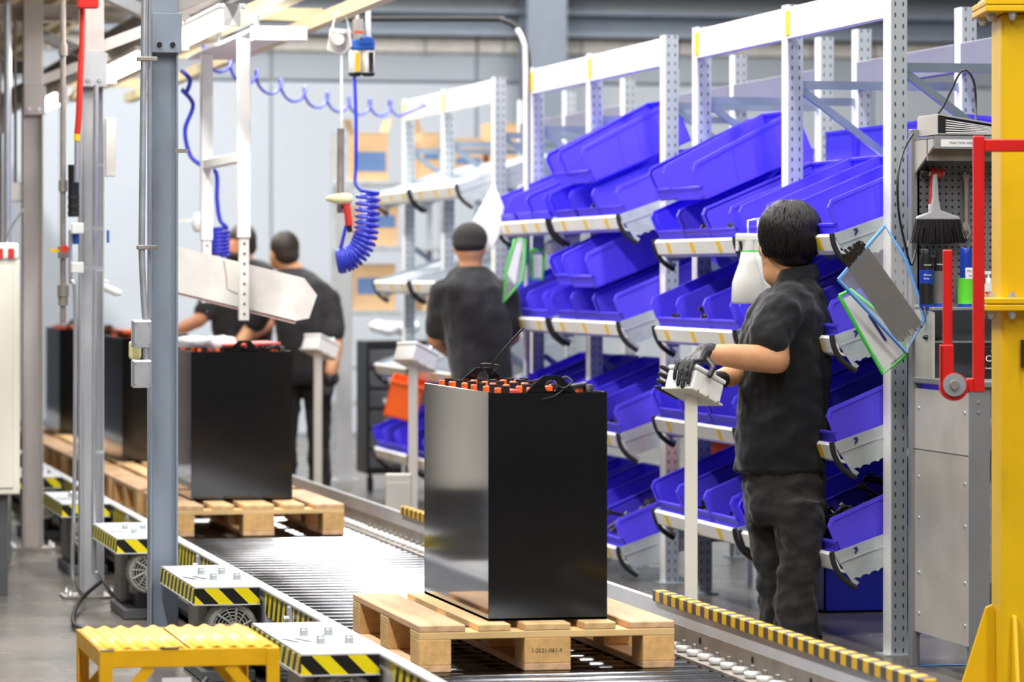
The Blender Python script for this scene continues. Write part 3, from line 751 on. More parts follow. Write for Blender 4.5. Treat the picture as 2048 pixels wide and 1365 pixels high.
# cream control cabinet at the left edge
pc = at(40, 990, 17.1); pt = at(40, 520, 17.1)
cab = thing('control_cabinet', 'tall cream control cabinet with red lamps at the left edge', 'cabinet', (pc.x-.3, pc.y+.1, 0))
def cp(mb, name, m, **k): return mb.build(name, m, cab, world=True, **k)
bd = cp(MB().box(pc.x-.6, pc.x, pc.y, pc.y+.3, pc.z, pt.z), 'cabinet_body', M['cream'], bevel=.008, seg=2)
cp(MB().box(pc.x-.57, pc.x-.03, pc.y-.006, pc.y, pc.z+.03, pt.z-.03), 'cabinet_door', M['cream'], bevel=.003)
hb = cp(MB().box(pc.x-.3, pc.x-.005, pc.y-.01, pc.y+.12, pt.z, pt.z+.075), 'lamp_box', M['white'], bevel=.012, seg=2)
for dx in (-.04, -.09):
    MB().box(pc.x+dx-.014, pc.x+dx+.014, pc.y-.016, pc.y-.01, pt.z+.005, pt.z+.05).build('red_lamp', M['redp'], hb, world=True, bevel=.003)
for dx in (-.55, -.1): cp(MB().box(pc.x+dx, pc.x+dx+.05, pc.y+.05, pc.y+.25, 0, pc.z), 'cabinet_leg', M['darkgrey'])
cp(MB().tube(curve_pts([at(12, 495, 17.12), at(20, 460, 17.12), at(46, 420, 17.12)]), .005, 6), 'supply_cable', M['alu'])
p = at(38, 385, 19.8)
cc = thing('cable_box', 'small white cable box on the beige grey column', 'junction box', (1.632, 20.15, 1.865))
MB().box(-.035, .035, -.03, .03, -.05, .05).build('box', M['white'], cc, bevel=.008)
MB().tube([(0, 0, .05), (0, 0, .95)], .008, 8).build('conduit', M['raw'], cc)
p = at(15, 700, 19.2)
pp = thing('thin_pole', 'thin pale conduit pole behind the cream cabinet', 'conduit', (p.x, p.y, 0))
MB().tube([(0, 0, 0), (0, 0, 2.8)], .02, 10).build('pole', M['alu'], pp)

# ------------------------------------------------------------------ hanging tools
bal = thing('spring_balancer', 'white round spring balancer hanging over the conveyor', 'tool balancer', at(678, 80, 17.3), (0, 0, -YAW))
MB().prism([(-.055, -.05), (.02, -.07), (.06, -.03), (.05, .045), (-.04, .055)], 'y', -.012, .012).build('housing', M['offwhite'], bal, bevel=.008, seg=2)
MB().lathe([(.045, -.03), (.045, -.012)], axis='y', n=24).build('drum', M['taupe'], bal)
MB().lathe([(.026, -.05), (.030, -.04), (.030, -.03)], axis='y', n=20).build('hub', M['white'], bal)
MB().box(-.01, .035, -.055, -.03, .022, .045).build('brake_knob', M['white'], bal, bevel=.006)
MB().tube([(-.03, 0, .05), (-.012, 0, .125), (.03, 0, .125), (.05, 0, .03)], .005, 6).build('hanger', M['white'], bal)
MB().tube([(.012, 0, -.06), (.012, 0, -.40)], .006, 6).build('cable', M['white'], bal)
MB().tube([(.008, 0, -.40), (.006, 0, -.78)], .016, 10).build('weight', M['raw'], bal)
fr2 = thing('air_filter_unit', 'air filter regulator with two black and white bowls and blue heads', 'air filter', at(725, 100, 17.4), (0, 0, -YAW))
MB().box(-.055, .055, -.03, .03, .0, .045).box(-.01, .05, -.035, .035, .02, .06).build('blue_head', M['bluepart'], fr2, bevel=.008, seg=2)
for x in (-.034, .026):
    b_ = MB().lathe([(.018, -.115), (.028, -.105), (.029, -.01), (.02, 0)], (x, 0, 0), n=18).build('bowl', M['offwhite'] , fr2)
    MB().box(x+.004, x+.024, -.031, -.012, -.10, -.012).build('bowl_label', M['black'] if x > 0 else M['yellow'], b_)
    MB().lathe([(.02, -.12), (.03, -.114), (.03, -.104)], (x, 0, 0), n=18).build('bowl_cap', M['black'], b_)
MB().cyl((-.02, 0, .045), (-.02, 0, .14), .024).build('inlet_coupling', M['taupe'], fr2)
MB().lathe([(.025, .075), (.025, .085)], (-.02, 0, 0), n=16).build('red_ring', M['orange'], fr2)
MB().tube([(-.024, 0, .14), (-.024, 0, .34)], .008, 8).build('supply_hose', M['white'], fr2)
MB().tube([(.024, 0, .04), (.026, 0, .06), (.026, 0, .40)], .0125, 10).build('supply_pipe', M['white'], fr2)

def helix(c0, c1, r, turns, up=Vector((1, 0, 0)), n=14):
    c0, c1 = Vector(c0), Vector(c1); d = (c1-c0).normalized(); a = d.cross(up).normalized(); b = d.cross(a)
    return [c0.lerp(c1, i/(turns*n)) + (a*math.cos(2*pi*i/n) + b*math.sin(2*pi*i/n))*r for i in range(int(turns*n)+1)]
pts = curve_pts([at(709, 150, 17.4), at(712, 240, 17.4), at(712, 330, 17.4), at(711, 365, 17.38), at(722, 382, 17.36)])
axis = curve_pts([at(736, 386, 17.4), at(735, 425, 17.4), at(733, 458, 17.4), at(727, 485, 17.4), at(712, 508, 17.4), at(692, 520, 17.4), at(676, 524, 17.4)], 10)
arc = [0.0]
for a_, b_v in zip(axis[:-1], axis[1:]): arc.append(arc[-1] + (b_v-a_).length)
T = 18*14
for i in range(T+1):
    t_ = i/T; t_ = t_*1.55 - .55*t_*t_ if True else t_
    d_ = t_*arc[-1]; k = max(j for j in range(len(arc)) if arc[j] <= d_ + 1e-9); k = min(k, len(axis)-2)
    p_ = axis[k].lerp(axis[k+1], (d_-arc[k])/(arc[k+1]-arc[k])); tg = (axis[k+1]-axis[k]).normalized()
    n1 = Vector((SN, CS, 0)); n1 = (n1 - tg*n1.dot(tg)).normalized(); n2 = tg.cross(n1); ph = 2*pi*i/14
    pts.append(p_ + (n1*math.sin(ph) + n2*math.cos(ph))*.05)
pts += curve_pts([at(676, 520, 17.4), at(688, 470, 17.4), at(693, 450, 17.4)])
tag(MB().tube(pts, .0085, 7).build('spiral_air_hose', M['hose']), 'bright blue coiled air hose hanging under the air filter unit', 'air hose')
gun = thing('power_screwdriver', 'yellow pistol grip screwdriver with red handle hanging in the air', 'power tool', at(685, 398, 17.25), (0, 0, -YAW))
MB().lathe([(.008, -.075), (.014, -.06), (.02, -.04), (.026, .0), (.024, .035), (.012, .045)], axis='x', n=16).build('tool_body', mat('pale_yellow_tool', lin(232, 224, 170), .35), gun)
MB().cyl((.018, 0, -.02), (.03, 0, -.12), .016, .018, n=12).build('grip', M['redp'], gun)
MB().cyl((.03, 0, -.12), (.034, 0, -.15), .012).build('hose_joint', M['black'], gun)
MB().box(-.005, .012, -.006, .006, -.045, -.012).build('trigger', M['black'], gun, bevel=.003)
# stretched hose along the back
pts = []
c0, c1 = at(380, 96, 19.5), at(800, 216, 23.5)
n = 9*16
for i in range(n+1):
    t_ = i/n; c = c0.lerp(c1, t_) + Vector((0, 0, -.34*t_*(1-t_))); a = 2*pi*9*t_
    pts.append(c + Vector((.035*math.sin(a), .03*math.sin(a), -.05*math.cos(a))))
pts += curve_pts([pts[-1], at(830, 220, 23.6), at(860, 205, 23.6)])
tag(MB().tube(pts, .008, 6).build('stretched_air_hose', M['hose']), 'stretched pale blue coil hose sagging across the upper background', 'air hose')
pts = curve_pts([at(362, 140, 18.6), at(380, 160, 18.6), at(372, 185, 18.6), at(364, 180, 18.6), at(386, 210, 18.6), at(370, 260, 18.6), at(380, 310, 18.6), at(405, 332, 18.6),
                 at(432, 345, 18.7), at(434, 400, 18.7), at(440, 440, 18.7), at(455, 455, 18.7)])
pts += helix(at(440, 458, 18.75), at(440, 512, 18.75), .04, 7)
tag(MB().tube(pts, .011, 7).build('loose_air_hose', M['hose']), 'blue air hose looping down behind the white hanging frame', 'air hose')
sp = at(365, 440, 18.0)
tag(MB().bar(at(352, 442, 18.6), at(392, 440, 18.6), .02, .02).ell(at(395, 445, 18.6), (.03, .03, .05)).build('hose_nozzle', M['white']), 'white nozzle behind the left hanging post', 'nozzle')
pts = curve_pts([at(400, 36, 21.5), at(600, 38, 21.3), at(960, 38, 20.9), at(1010, 42, 20.8), at(1040, 62, 20.75), at(1053, 100, 20.7), at(1056, 150, 20.7), at(1057, 400, 20.7), at(1058, 900, 20.7)])
tag(MB().tube(pts, .016, 10).build('overhead_pipe', M['rubber']), 'dark overhead pipe bending down beside the middle rack', 'pipe')

pts = curve_pts([at(1034, 58, 20.62), at(1047, 84, 20.6), at(1051, 130, 20.6), at(1052, 400, 20.6), at(1053, 900, 20.6)])
tag(MB().tube(pts, .014, 10).build('white_conduit', M['white']), 'white conduit running down beside the dark overhead pipe', 'conduit')
# ------------------------------------------------------------------ racks and bins
TILT = R(19); XF = 4.40; XLIP = 4.215; RD = .75
TV, NV = (math.cos(TILT), math.sin(TILT)), (-math.sin(TILT), math.cos(TILT))
def sp_(zl, t, n): return (XLIP + t*TV[0] + n*NV[0], zl + t*TV[1] + n*NV[1])
def rack(label, ys, levels, near, zt=2.55):
    yc = sum(ys)/len(ys)
    t = thing('flow_rack', label, 'rack', (XF, yc, 0), group='shelving racks with tilted shelves')
    def rp(mb, name, m, par=t, **k): return mb.build(name, m, par, world=True, **k)
    uo = None
    for y in ys:
        for x in (XF, XF+RD):
            zt_ = zt if x == XF else 2.42
            if uo is None:
                uo = MB().box(0, .012, -.045, .045, 0, zt).box(0, .062, -.045, -.037, 0, zt).box(0, .062, .037, .045, 0, zt).box(.05, .062, -.045, -.025, 0, zt).build('upright', M['upr'], t, loc=(x-XF, y-yc, 0))
                ff = MB().box(-.004, 0, -.045, .045, 0, zt).build('front_face', M['white'], uo)
                bp = MB().box(-.03, .09, -.07, .07, 0, .006).build('base_plate', M['zinc'], uo)
            else:
                c = again(uo, t, (x-XF, y-yc, 0))
                again(ff, c, (0, 0, 0)); again(bp, c, (0, 0, 0))
    for i, y in enumerate(ys):
        for za, zb in ((2.2, 1.7), (1.6, 1.1), (1.0, .5)):
            rp(MB().bar((XF+.07, y, za), (XF+RD, y, zb), .02, .03), 'diagonal_brace', M['brace'])
        for z in (2.22, .25):
            rp(MB().bar((XF+.06, y, z), (XF+RD, y, z), .025, .035), 'side_bar', M['brace'])
    tab = None
    for ya, yb in zip(ys[:-1], ys[1:]):
        rp(MB().box(XF-.012, XF+.02, ya+.046, yb-.046, 2.405, 2.535), 'top_beam', M['white'], bevel=.003)
        rp(MB().box(XF+RD-.01, XF+RD+.03, ya+.046, yb-.046, 2.28, 2.40), 'rear_beam', M['purple'], bevel=.003)
        rp(MB().box(XF+RD-.005, XF+RD+.025, ya+.046, yb-.046, 1.95, 2.0), 'rear_rail', M['galv'])
        rp(MB().box(XF-.016, XF-.006, yb-.11, yb-.05, 2.42, 2.52), 'beam_clip', M['tabyel'])
        for zl in levels:
            a, b = ya+.05, yb-.05
            poly = [sp_(zl, 0, -.004), sp_(zl, .62, -.004), sp_(zl, .62, 0), sp_(zl, 0, 0)]
            sh = rp(MB().prism(poly, 'y', a, b), 'shelf', M['deck'])
            # lip: face, upper return, lower return
            lp = [sp_(zl, -.004, .018), sp_(zl, -.018, .012), sp_(zl, -.018, -.045), sp_(zl, .012, -.07), sp_(zl, .03, -.07), sp_(zl, .03, -.064), sp_(zl, .0, -.05), sp_(zl, -.004, -.02)]
            lip = rp(MB().prism(lp, 'y', a, b), 'shelf_lip', M['white'], sh)
            k = 0
            for j in range(3):
                y = a + (j+.5)*(b-a)/3 + random.uniform(-.05, .05)
                q0 = sp_(zl, -.0185, .009); q1 = sp_(zl, -.0185, -.04)
                rp(MB().prism([q0, q1, (q1[0]-.001, q1[1]), (q0[0]-.001, q0[1])], 'y', y-.03, y+.03), 'label_tab', M['tabyel'], sh)
            for y0, y1, nm in ((a-.006, a, 1), (b, b+.006, 0)):
                bl = [sp_(zl, -.01, .02), sp_(zl, .5, .02), sp_(zl, .5, -.06)]
                m_ = 8
                for j in range(m_+1):
                    tt = .36 - j*(.3)/m_
                    bl += [sp_(zl, tt, -.105), sp_(zl, tt-.012, -.098), sp_(zl, tt-.026, -.098)]
                bl += [sp_(zl, .05, -.12), sp_(zl, .03, -.13)]
                br = rp(MB().prism(bl, 'y', y0, y1), 'bracket', M['zinc'], sh)
                ridge = rp(MB().prism([sp_(zl, 0, -.022), sp_(zl, .4, -.022), sp_(zl, .4, -.028), sp_(zl, 0, -.028)], 'y', y0-.003, y1+.003), 'bracket_ridge', M['alu'], sh)
                pts = [Vector((sp_(zl, p, n_)[0], (y0+y1)/2, sp_(zl, p, n_)[1])) for p, n_ in ((-.014, .024), (-.02, -.02), (-.012, -.07), (.008, -.105), (.032, -.135))]
                rp(MB().tube(curve_pts([p for p in pts], 4), .011, 8), 'end_cap', M['rubber'], sh)
                if near and nm and ya == ys[0]:
                    e0 = sp_(zl, .075, -.002)
                    rp(MB().prism([(e0[0]-.008, e0[1]+.012), (e0[0]+.006, e0[1]+.016), (e0[0]+.012, e0[1]+.004), (e0[0]-.002, e0[1]-.016), (e0[0]-.004, e0[1]-.004), (e0[0]+.002, e0[1]+.004), (e0[0]-.006, e0[1]+.004)], 'y', y0-.001, y0), 'maker_mark', M['navy'], sh)
    return t
RA, RB, RC = [13.88, 15.27, 16.73], [17.32, 18.84, 20.2], [21.2, 22.7, 24.0]
LA, LB, LC = [1.575, 1.19, .785, .37], [1.70, 1.20, .68, .15], [1.93, 1.38, .86, .33]
rack('nearest silver rack of blue bins behind the man in black', RA, LA, True)
rack('middle silver rack of blue bins behind the nearest battery', RB, LB, False)
rack('farthest silver rack behind the man in the black cap', RC, LC, False)

BW, BD, BH = .405, .52, .17
def bin_mesh(Wd, D, H):
    t = .006; hw = Wd/2; mb = MB()
    prof = [(0, 0), (0, .05), (-.006, .115), (.012, .135), (D-.01, H), (D, H-.01), (D, 0)]
    for s in (-1, 1):
        mb.prism([(y, z) for y, z in prof], 'x', min(s*hw, s*(hw-t)), max(s*hw, s*(hw-t)))
        # rolled rim and ribs on the outside
        mb.prism([(-.008, .05), (-.012, .118), (.010, .142), (D-.006, H+.006), (D-.006, H-.008), (.014, .128), (.002, .112), (.006, .05)], 'x', min(s*(hw+.005), s*(hw-t)), max(s*(hw+.005), s*(hw-t)))
        for k in range(3):
            mb.prism([(.16+k*.1, .02), (.166+k*.1, .02), (.196+k*.1, .13), (.19+k*.1, .13)], 'x', min(s*hw, s*(hw+.003)), max(s*hw, s*(hw+.003)))
    mb.box(-hw, hw, 0, D, 0, t)
    mb.box(-hw, hw, D-t, D, 0, H)
    mb.box(-hw, hw, D-.012, D+.004, H-.006, H+.004)
    mb.prism([(0, 0), (-.004, .048), (.004, .05), (t+.002, 0)], 'x', -hw, hw)
    mb.box(-hw, hw, -.007, .004, .044, .052)
    mb.box(-hw*.8, hw*.8, -.010, .0, .004, .012)
    return mb.mesh('bin')
BME = bin_mesh(BW, BD, BH); BME.materials.append(M['blue'])
def newbin(label, loc, rot, group, sc=None):
    o = bpy.data.objects.new('storage_bin', BME); COL.objects.link(o)
    o.location = loc; o.rotation_euler = rot
    if sc: o.scale = sc
    return tag(o, label, 'bin', group)
ordn = ['first', 'second', 'third', 'fourth', 'fifth', 'sixth']
lev = ['top', 'second', 'third', 'bottom']
BINS = {}
for rk, ys, ls, rn in (('A', RA, LA, 'nearest rack'), ('B', RB, LB, 'middle rack'), ('C', RC, LC, 'farthest rack')):
    for li, zl in enumerate(ls):
        k = 0
        for bi in range(2):
            a, b = ys[bi]+.06, ys[bi+1]-.06
            nb_ = 3; pitch = (b-a)/nb_
            for j in range(nb_):
                k += 1
                if rk == 'C' and li in (0, 1, 2): continue
                y = a + (j+.5)*pitch
                x, z = sp_(zl, .012 + random.uniform(0, .012), .003)
                lab = 'blue bin on the %s shelf of the %s, %s from its near end' % (lev[li], rn, ordn[k-1])
                o = newbin(lab, (x, y, z), (TILT, 0, -pi/2 + random.uniform(-.015, .015)), 'blue bins on the ' + rn, (pitch/BW*.975, 1, 1.0))
                BINS[(rk, li, k)] = o
def stacked(label, Y, zl, t, n, rn, extra=0, rz=0, sc=(1, 1, 1)):
    x, z = sp_(zl, t, n)
    return newbin(label, (x, Y, z), (TILT+extra, 0, -pi/2+rz), 'blue bins on the ' + rn, sc)
stacked('blue bin stacked loosely on top of the nearest rack\'s top shelf bins', 16.05, LA[0], .05, .178, 'nearest rack', R(4), .05, (1.06, 1.0, 1.15))
stacked('blue bin stacked on the far corner bins of the nearest rack\'s top shelf', 16.5, LA[0], .07, .178, 'nearest rack', R(3), -.03, (.9, 1, 1.1))
stacked('blue bin piled high on the top shelf of the middle rack', 18.0, LB[0], .02, .178, 'middle rack', R(4), .04, (1.06, 1, 1.25))
stacked('blue bin stacked beside the piled bin on the middle rack\'s top shelf', 18.52, LB[0], .06, .178, 'middle rack', R(3), .0, (1, 1, 1.15))
stacked('blue bin piled on the second shelf bins of the middle rack', 17.95, LB[1], .02, .178, 'middle rack', R(2), .04, (1.06, 1, 1.2))
stacked('blue bin stacked beside the piled bin on the middle rack\'s second shelf', 18.45, LB[1], .05, .178, 'middle rack', 0, .0, (1, 1, 1.1))
for i, (y, z) in enumerate(((14.6, 1.875), (15.05, 1.875), (15.6, 1.875), (16.1, 1.875))):
    newbin('blue bin high at the rear of the nearest rack, %s from near end' % ordn[i], (5.35, y, z), (0, 0, pi/2), 'blue bins at the rear of the nearest rack', (1, .9, 1.1))
for i, (y, z) in enumerate(((17.6, 1.875), (18.05, 1.875), (19.3, 1.875), (19.8, 1.875))):
    newbin('blue bin high at the rear of the middle rack, %s from near end' % ordn[i], (5.35, y, z), (0, 0, pi/2), 'blue bins at the rear of the middle rack', (1, .9, 1.0))
for rn, ys, zs in (('nearest rack', RA, (1.87, 1.355)), ('middle rack', RB, (1.87, 1.355))):
    for z in zs:
        o = MB().box(XF+.35, XF+RD-.02, ys[0]+.05, ys[2]-.05, z-.02, z).build('rear_shelf', M['deck'])
        tag(o, 'flat steel shelf at the rear of the %s, %s' % (rn, 'upper' if z > 1.5 else 'lower'), 'shelf')
# bins on the second rear shelf, dark behind the front bins
for rn, ys in (('nearest rack', RA), ('middle rack', RB)):
    for i in range(6):
        y = ys[0] + .28 + i*.44
        newbin('blue bin on the lower rear shelf of the %s, %s from its near end' % (rn, ordn[i]), (5.35, y, 1.36), (0, 0, pi/2), 'blue bins low at the rear of the ' + rn, (1, .9, 1.1))
# floor crates under the nearest rack
fb = MB().box(-.25, .25, -.2, .2, 0, .008)
for a, b, c, d in ((-.25, .25, -.2, -.192), (-.25, .25, .192, .2), (-.25, -.242, -.2, .2), (.242, .25, -.2, .2)): fb.box(a, b, c, d, 0, .21)
fb.box(-.26, .26, -.21, -.19, .19, .21).box(-.26, .26, .19, .21, .19, .21).box(-.26, -.24, -.2, .2, .19, .21).box(.24, .26, -.2, .2, .19, .21)
fm = fb.mesh('crate'); fm.materials.append(M['bluedk'])
for i, (x, y, z, lab) in enumerate(((4.93, 15.85, .002, 'dark blue crate on the floor under the nearest rack, right of the man\'s legs'), (4.93, 16.3, .002, 'dark blue crate on the floor behind the man\'s legs'),
        (4.95, 15.86, .214, 'dark blue crate stacked on the floor crate right of the man\'s legs'), (4.9, 16.3, .214, 'dark blue crate stacked on the floor crate behind the man\'s legs'),
        )):
    o = bpy.data.objects.new('crate', fm); COL.objects.link(o); o.location = (x, y, z); tag(o, lab, 'crate', 'dark blue crates under the nearest rack')
st_ = thing('crate_stand', 'thin steel stand holding the orange crate between two racks', 'stand', (4.64, 17.02, 0))
MB().box(-.15, .15, -.17, .17, .50, .512).build('stand_top', M['galv'], st_)
for a in (-.14, .14):
    for b in (-.16, .16): MB().box(a-.01, a+.01, b-.01, b+.01, 0, .50).build('leg', M['galv'], st_)
oc = thing('orange_crate', 'orange plastic crate on a stand between the nearest and middle racks', 'crate', (4.64, 17.02, .513))
mb = MB().box(-.15, .15, -.17, .17, 0, .01)
for a in ((-.15, -.142, -.17, .17), (.142, .15, -.17, .17), (-.15, .15, -.17, -.162), (-.15, .15, .162, .17)): mb.box(*a, 0, .19)
mb.build('shell', M['orange'], oc)
mb = MB()
for a in ((-.16, -.14, -.18, .18), (.14, .16, -.18, .18), (-.16, .16, -.18, -.16), (-.16, .16, .16, .18)): mb.box(*a, .17, .19)
mb.build('rim', M['orange'], oc)

# contents of the bins
def pile(key, label, kind, n, m, L=.05, r=.007, spread=(.16, .16), zmax=.07):
    b = BINS[key]; mb = MB()
    for i in range(n):
        x = random.uniform(-spread[0], spread[0]); y = random.uniform(.03, .03+spread[1]*1.6)
        z = .012 + r + random.random()**1.5*zmax*(1-abs(x)/spread[0]*.4)*(.5+y*1.5)
        a = random.uniform(0, 2*pi); el = random.uniform(-.3, .6)
        d = Vector((math.cos(a)*math.cos(el), math.sin(a)*math.cos(el), math.sin(el)))
        p = Vector((x, y, z)); l = L*random.uniform(.6, 1.2); e = p + d*(l+r*1.2)
        if abs(e.x) > .165 or e.y < .02 or e.z < .012 or abs(x) > .165: d = Vector((-.3*x/spread[0], 1, .35)).normalized()
        mb.cyl(p, p+d*l, r*.75, n=6); mb.cyl(p+d*l, p+d*(l+r*1.2), r*1.5, n=6, smooth=False)
    o = mb.build(kind, m); o.matrix_basis = Matrix.Translation(b.location) @ Euler(b.rotation_euler).to_matrix().to_4x4()
    tag(o, label, kind.replace('_', ' '), kind='stuff')
pile(('A', 3, 1), 'heap of long black bolts in the near bottom bin of the nearest rack', 'bolt_heap', 120, M['blackbolt'], .10, .010, (.17, .22), .14)
pile(('A', 2, 1), 'black bolts in the near bin of the nearest rack\'s third shelf', 'bolt_heap', 60, M['blackbolt'], .05, .011, (.15, .10), .07)
pile(('A', 3, 5), 'black bolts in the bottom shelf bin left of the man\'s legs', 'bolt_heap', 50, M['blackbolt'], .06, .009, (.15, .12), .06)
pile(('A', 3, 4), 'few bolts in the bottom shelf bin right beside the man\'s legs', 'bolt_heap', 25, M['blackbolt'], .06, .008, (.15, .12), .04)
pile(('A', 1, 6), 'small dark fasteners in the far second shelf bin of the nearest rack', 'fastener_heap', 70, M['bolt'], .03, .008, (.16, .12), .05)
pile(('A', 1, 5), 'dark fasteners in the second shelf bin above the control box', 'fastener_heap', 45, M['bolt'], .08, .007, (.10, .12), .08)
pile(('A', 0, 5), 'dark nuts in the top shelf bin left of the man\'s head', 'fastener_heap', 35, M['bolt'], .02, .010, (.15, .08), .03)
pile(('A', 0, 4), 'dark nuts in the top shelf bin beside the white bottles', 'fastener_heap', 35, M['bolt'], .02, .010, (.15, .08), .03)
pile(('B', 3, 1), 'heap of long rusty bolts in the near bottom bin of the middle rack', 'bolt_heap', 90, M['bolt'], .10, .011, (.17, .2), .14)
pile(('B', 2, 1), 'dark fittings in the near bin of the middle rack\'s third shelf', 'fastener_heap', 45, M['bolt'], .03, .009, (.16, .12), .05)
pile(('B', 0, 2), 'dark fittings in the top shelf bin under the piled bin', 'fastener_heap', 25, M['bolt'], .05, .010, (.12, .08), .06)
pile(('B', 0, 6), 'dark fittings in the farthest top shelf bin of the middle rack', 'fastener_heap', 30, M['bolt'], .05, .010, (.14, .08), .06)
pile(('B', 1, 6), 'dark fittings in the farthest second shelf bin of the middle rack', 'fastener_heap', 30, M['bolt'], .03, .010, (.14, .08), .05)
mb = MB()
for k in range(7): mb.ell((random.uniform(-.12, .12), random.uniform(.04, .14), .05+random.uniform(0, .05)), (.07, .05, .035))
o = blob(mb, 'plastic_bag', M['filmpack'], None, .014, 2, (.03, .04)); b = BINS[('A', 0, 2)]
o.matrix_basis = Matrix.Translation(b.location) @ Euler(b.rotation_euler).to_matrix().to_4x4()
tag(o, 'crumpled clear plastic bag in the top shelf bin right of the man\'s head', 'plastic bag')
b = BINS[('A', 1, 2)]
o = MB().box(-.18, .18, .0, .3, .10, .104).box(-.17, .17, .02, .3, .106, .11).box(-.18, .16, -.01, .3, .112, .116).build('paper_stack', M['paper'])
o.matrix_basis = Matrix.Translation(b.location) @ Euler(b.rotation_euler).to_matrix().to_4x4()
tag(o, 'stack of white sheets lying on the bin behind the man\'s shoulder', 'paper')

# two white bottles hanging from the top shelf lip of the nearest rack
for i, (u, lab) in enumerate(((1496, 'milky white bottle with green neck band hanging left, beside the man\'s ear'), (1516, 'milky white bottle with green neck band half hidden behind the man\'s head'))):
    p = at(u, 540, 15.25+.05*i)
    t = thing('spray_bottle', lab, 'bottle', p + Vector((0, 0, -.135)), group='white bottles hanging on the rack')
    MB().loft([(0, 0, 0, .060, .045), (0, 0, .01, .066, .05), (0, 0, .085, .062, .048), (0, 0, .115, .052, .042), (0, 0, .165, .034, .032), (0, 0, .205, .027, .026)], 20, 2.6).build('bottle_body', M['milk'], t)
    MB().lathe([(.025, .2), (.025, .212)], n=16).build('neck_band', M['green'], t)
    MB().lathe([(.022, .212), (.02, .25)], n=16).box(-.05, .03, -.014, .014, .25, .28).build('spray_head', M['milk'], t, bevel=.006)
    MB().box(-.05, -.04, -.006, .006, .21, .255).build('trigger', M['milk'], t)
    MB().tube([(0, 0, .28), (.0, .0, .33), (.06, .03, .34)], .004, 6).build('hook', M['galv'], t)

# document pouches on the nearest rack
def pouch(name, label, pts, Zs, edge, filler, th=.004):
    P = [at(u, v, Zs) for u, v in pts]; c = sum(P, Vector())/len(P)
    t = thing(name, label, 'pouch', c)
    n = -(Vector((SN, CS, 0)))
    mb = MB(); k = len(P)
    vs = [p + n*th for p in P] + [p - n*th for p in P]
    mb.add(vs, [tuple(range(k)), tuple(range(2*k-1, k-1, -1))] + [(i, (i+1) % k, k+(i+1) % k, k+i) for i in range(k)])
    mb.build('film', M['film'], t, world=True)
    MB().tube(P + [P[0]], .0075, 6).build('welded_edge', edge, t, world=True)
    if filler:
        fu, fm_ = filler
        Q = [at(u, v, Zs) for u, v in fu]; k = len(Q)
        vs = [p + n*.002 for p in Q] + [p - n*.002 for p in Q]
        MB().add(vs, [tuple(range(k)), tuple(range(2*k-1, k-1, -1))] + [(i, (i+1) % k, k+(i+1) % k, k+i) for i in range(k)]).build('contents', fm_, t, world=True)
    return t
pg = pouch('document_pouch', 'clear pouch with bright green edge and white sheet hanging on the nearest rack', [(1678, 592), (1700, 580), (1800, 660), (1812, 712), (1766, 748)], 14.12, M['green'],
      ([(1686, 598), (1704, 590), (1800, 668), (1806, 708), (1766, 738)], M['paper']))
p0 = at(1745, 640, 14.10)
MB().bar(at(1738, 630, 14.108), at(1772, 682, 14.108), .004, .01).build('printed_line', M['navy'], pg, world=True)
pb = pouch('tie_pouch', 'clear pouch with blue edge full of black cable ties beside the green edged pouch', [(1677, 560), (1770, 452), (1812, 520), (1838, 596), (1848, 640), (1812, 705)], 13.95, M['blueedge'], None, .018)
mb = MB(); a, b = at(1712, 510, 13.95), at(1824, 672, 13.95); d = (b-a).normalized(); w = Vector((0, 0, 1)).cross(Vector((SN, CS, 0))).normalized()
side = d.cross(Vector((SN, CS, 0))).normalized()
for k in range(120):
    o_ = random.uniform(-.055, .055); dd = random.uniform(-.014, .014)
    s0 = a + side*o_*.9 + Vector((SN, CS, 0))*dd - d*random.uniform(0, .03); s1 = b + side*o_ + Vector((SN, CS, 0))*random.uniform(-.01, .01) - d*random.uniform(0, .05)
    mb.bar(s0, s1, .005, .0016, Vector((SN, CS, 0)))
mb.build('cable_tie_bundle', mat('dark_nylon', lin(26, 26, 28), .28, var=.4, scale=30), pb, world=True)
mb = MB()
for k in range(16):
    mb.bar(a + side*random.uniform(-.05, .05) - d*random.uniform(.02, .04), a + side*random.uniform(-.05, .05) + d*.02, .008, .010)
mb.build('tie_heads', M['black'], pb, world=True)
# pouches at the far end of the middle rack
pouch('document_pouch', 'clear pouch with green edge hanging at the far end of the middle rack', [(1012, 545), (1030, 480), (1052, 478), (1046, 560), (1006, 606)], 19.9, M['green'], ([(1014, 548), (1032, 488), (1044, 486), (1030, 570)], M['paper']))
pouch('document_pouch', 'small green edged pouch behind the first one on the middle rack', [(1062, 500), (1088, 500), (1086, 560), (1064, 560)], 20.0, M['green'], ([(1066, 510), (1084, 510), (1083, 556), (1067, 556)], M['paper']))
wf = MB(); P = [at(u, v, 20.5) for u, v in ((988, 365), (1008, 415), (1000, 470), (985, 500), (968, 470), (946, 442), (966, 405))]; k = len(P); nn = Vector((SN, CS, 0))
wf.add([p for p in P] + [p + nn*.02 for p in P], [tuple(range(k)), tuple(range(2*k-1, k-1, -1))] + [(i, (i+1) % k, k+(i+1) % k, k+i) for i in range(k)])
tag(wf.build('paper_bag', M['paper'], bevel=.006), 'white bag hanging from the farthest rack beside the capped man', 'bag')
mb = MB()
for k in range(5): mb.ell(at(1108 + k*9, 500 - k*6, 20.0), (.05, .05, .06))
o = blob(mb, 'clear_bag', M['filmpack'], None, .02, 2, (.03, .05)); tag(o, 'crumpled clear bag on the middle rack above the second shelf', 'plastic bag')
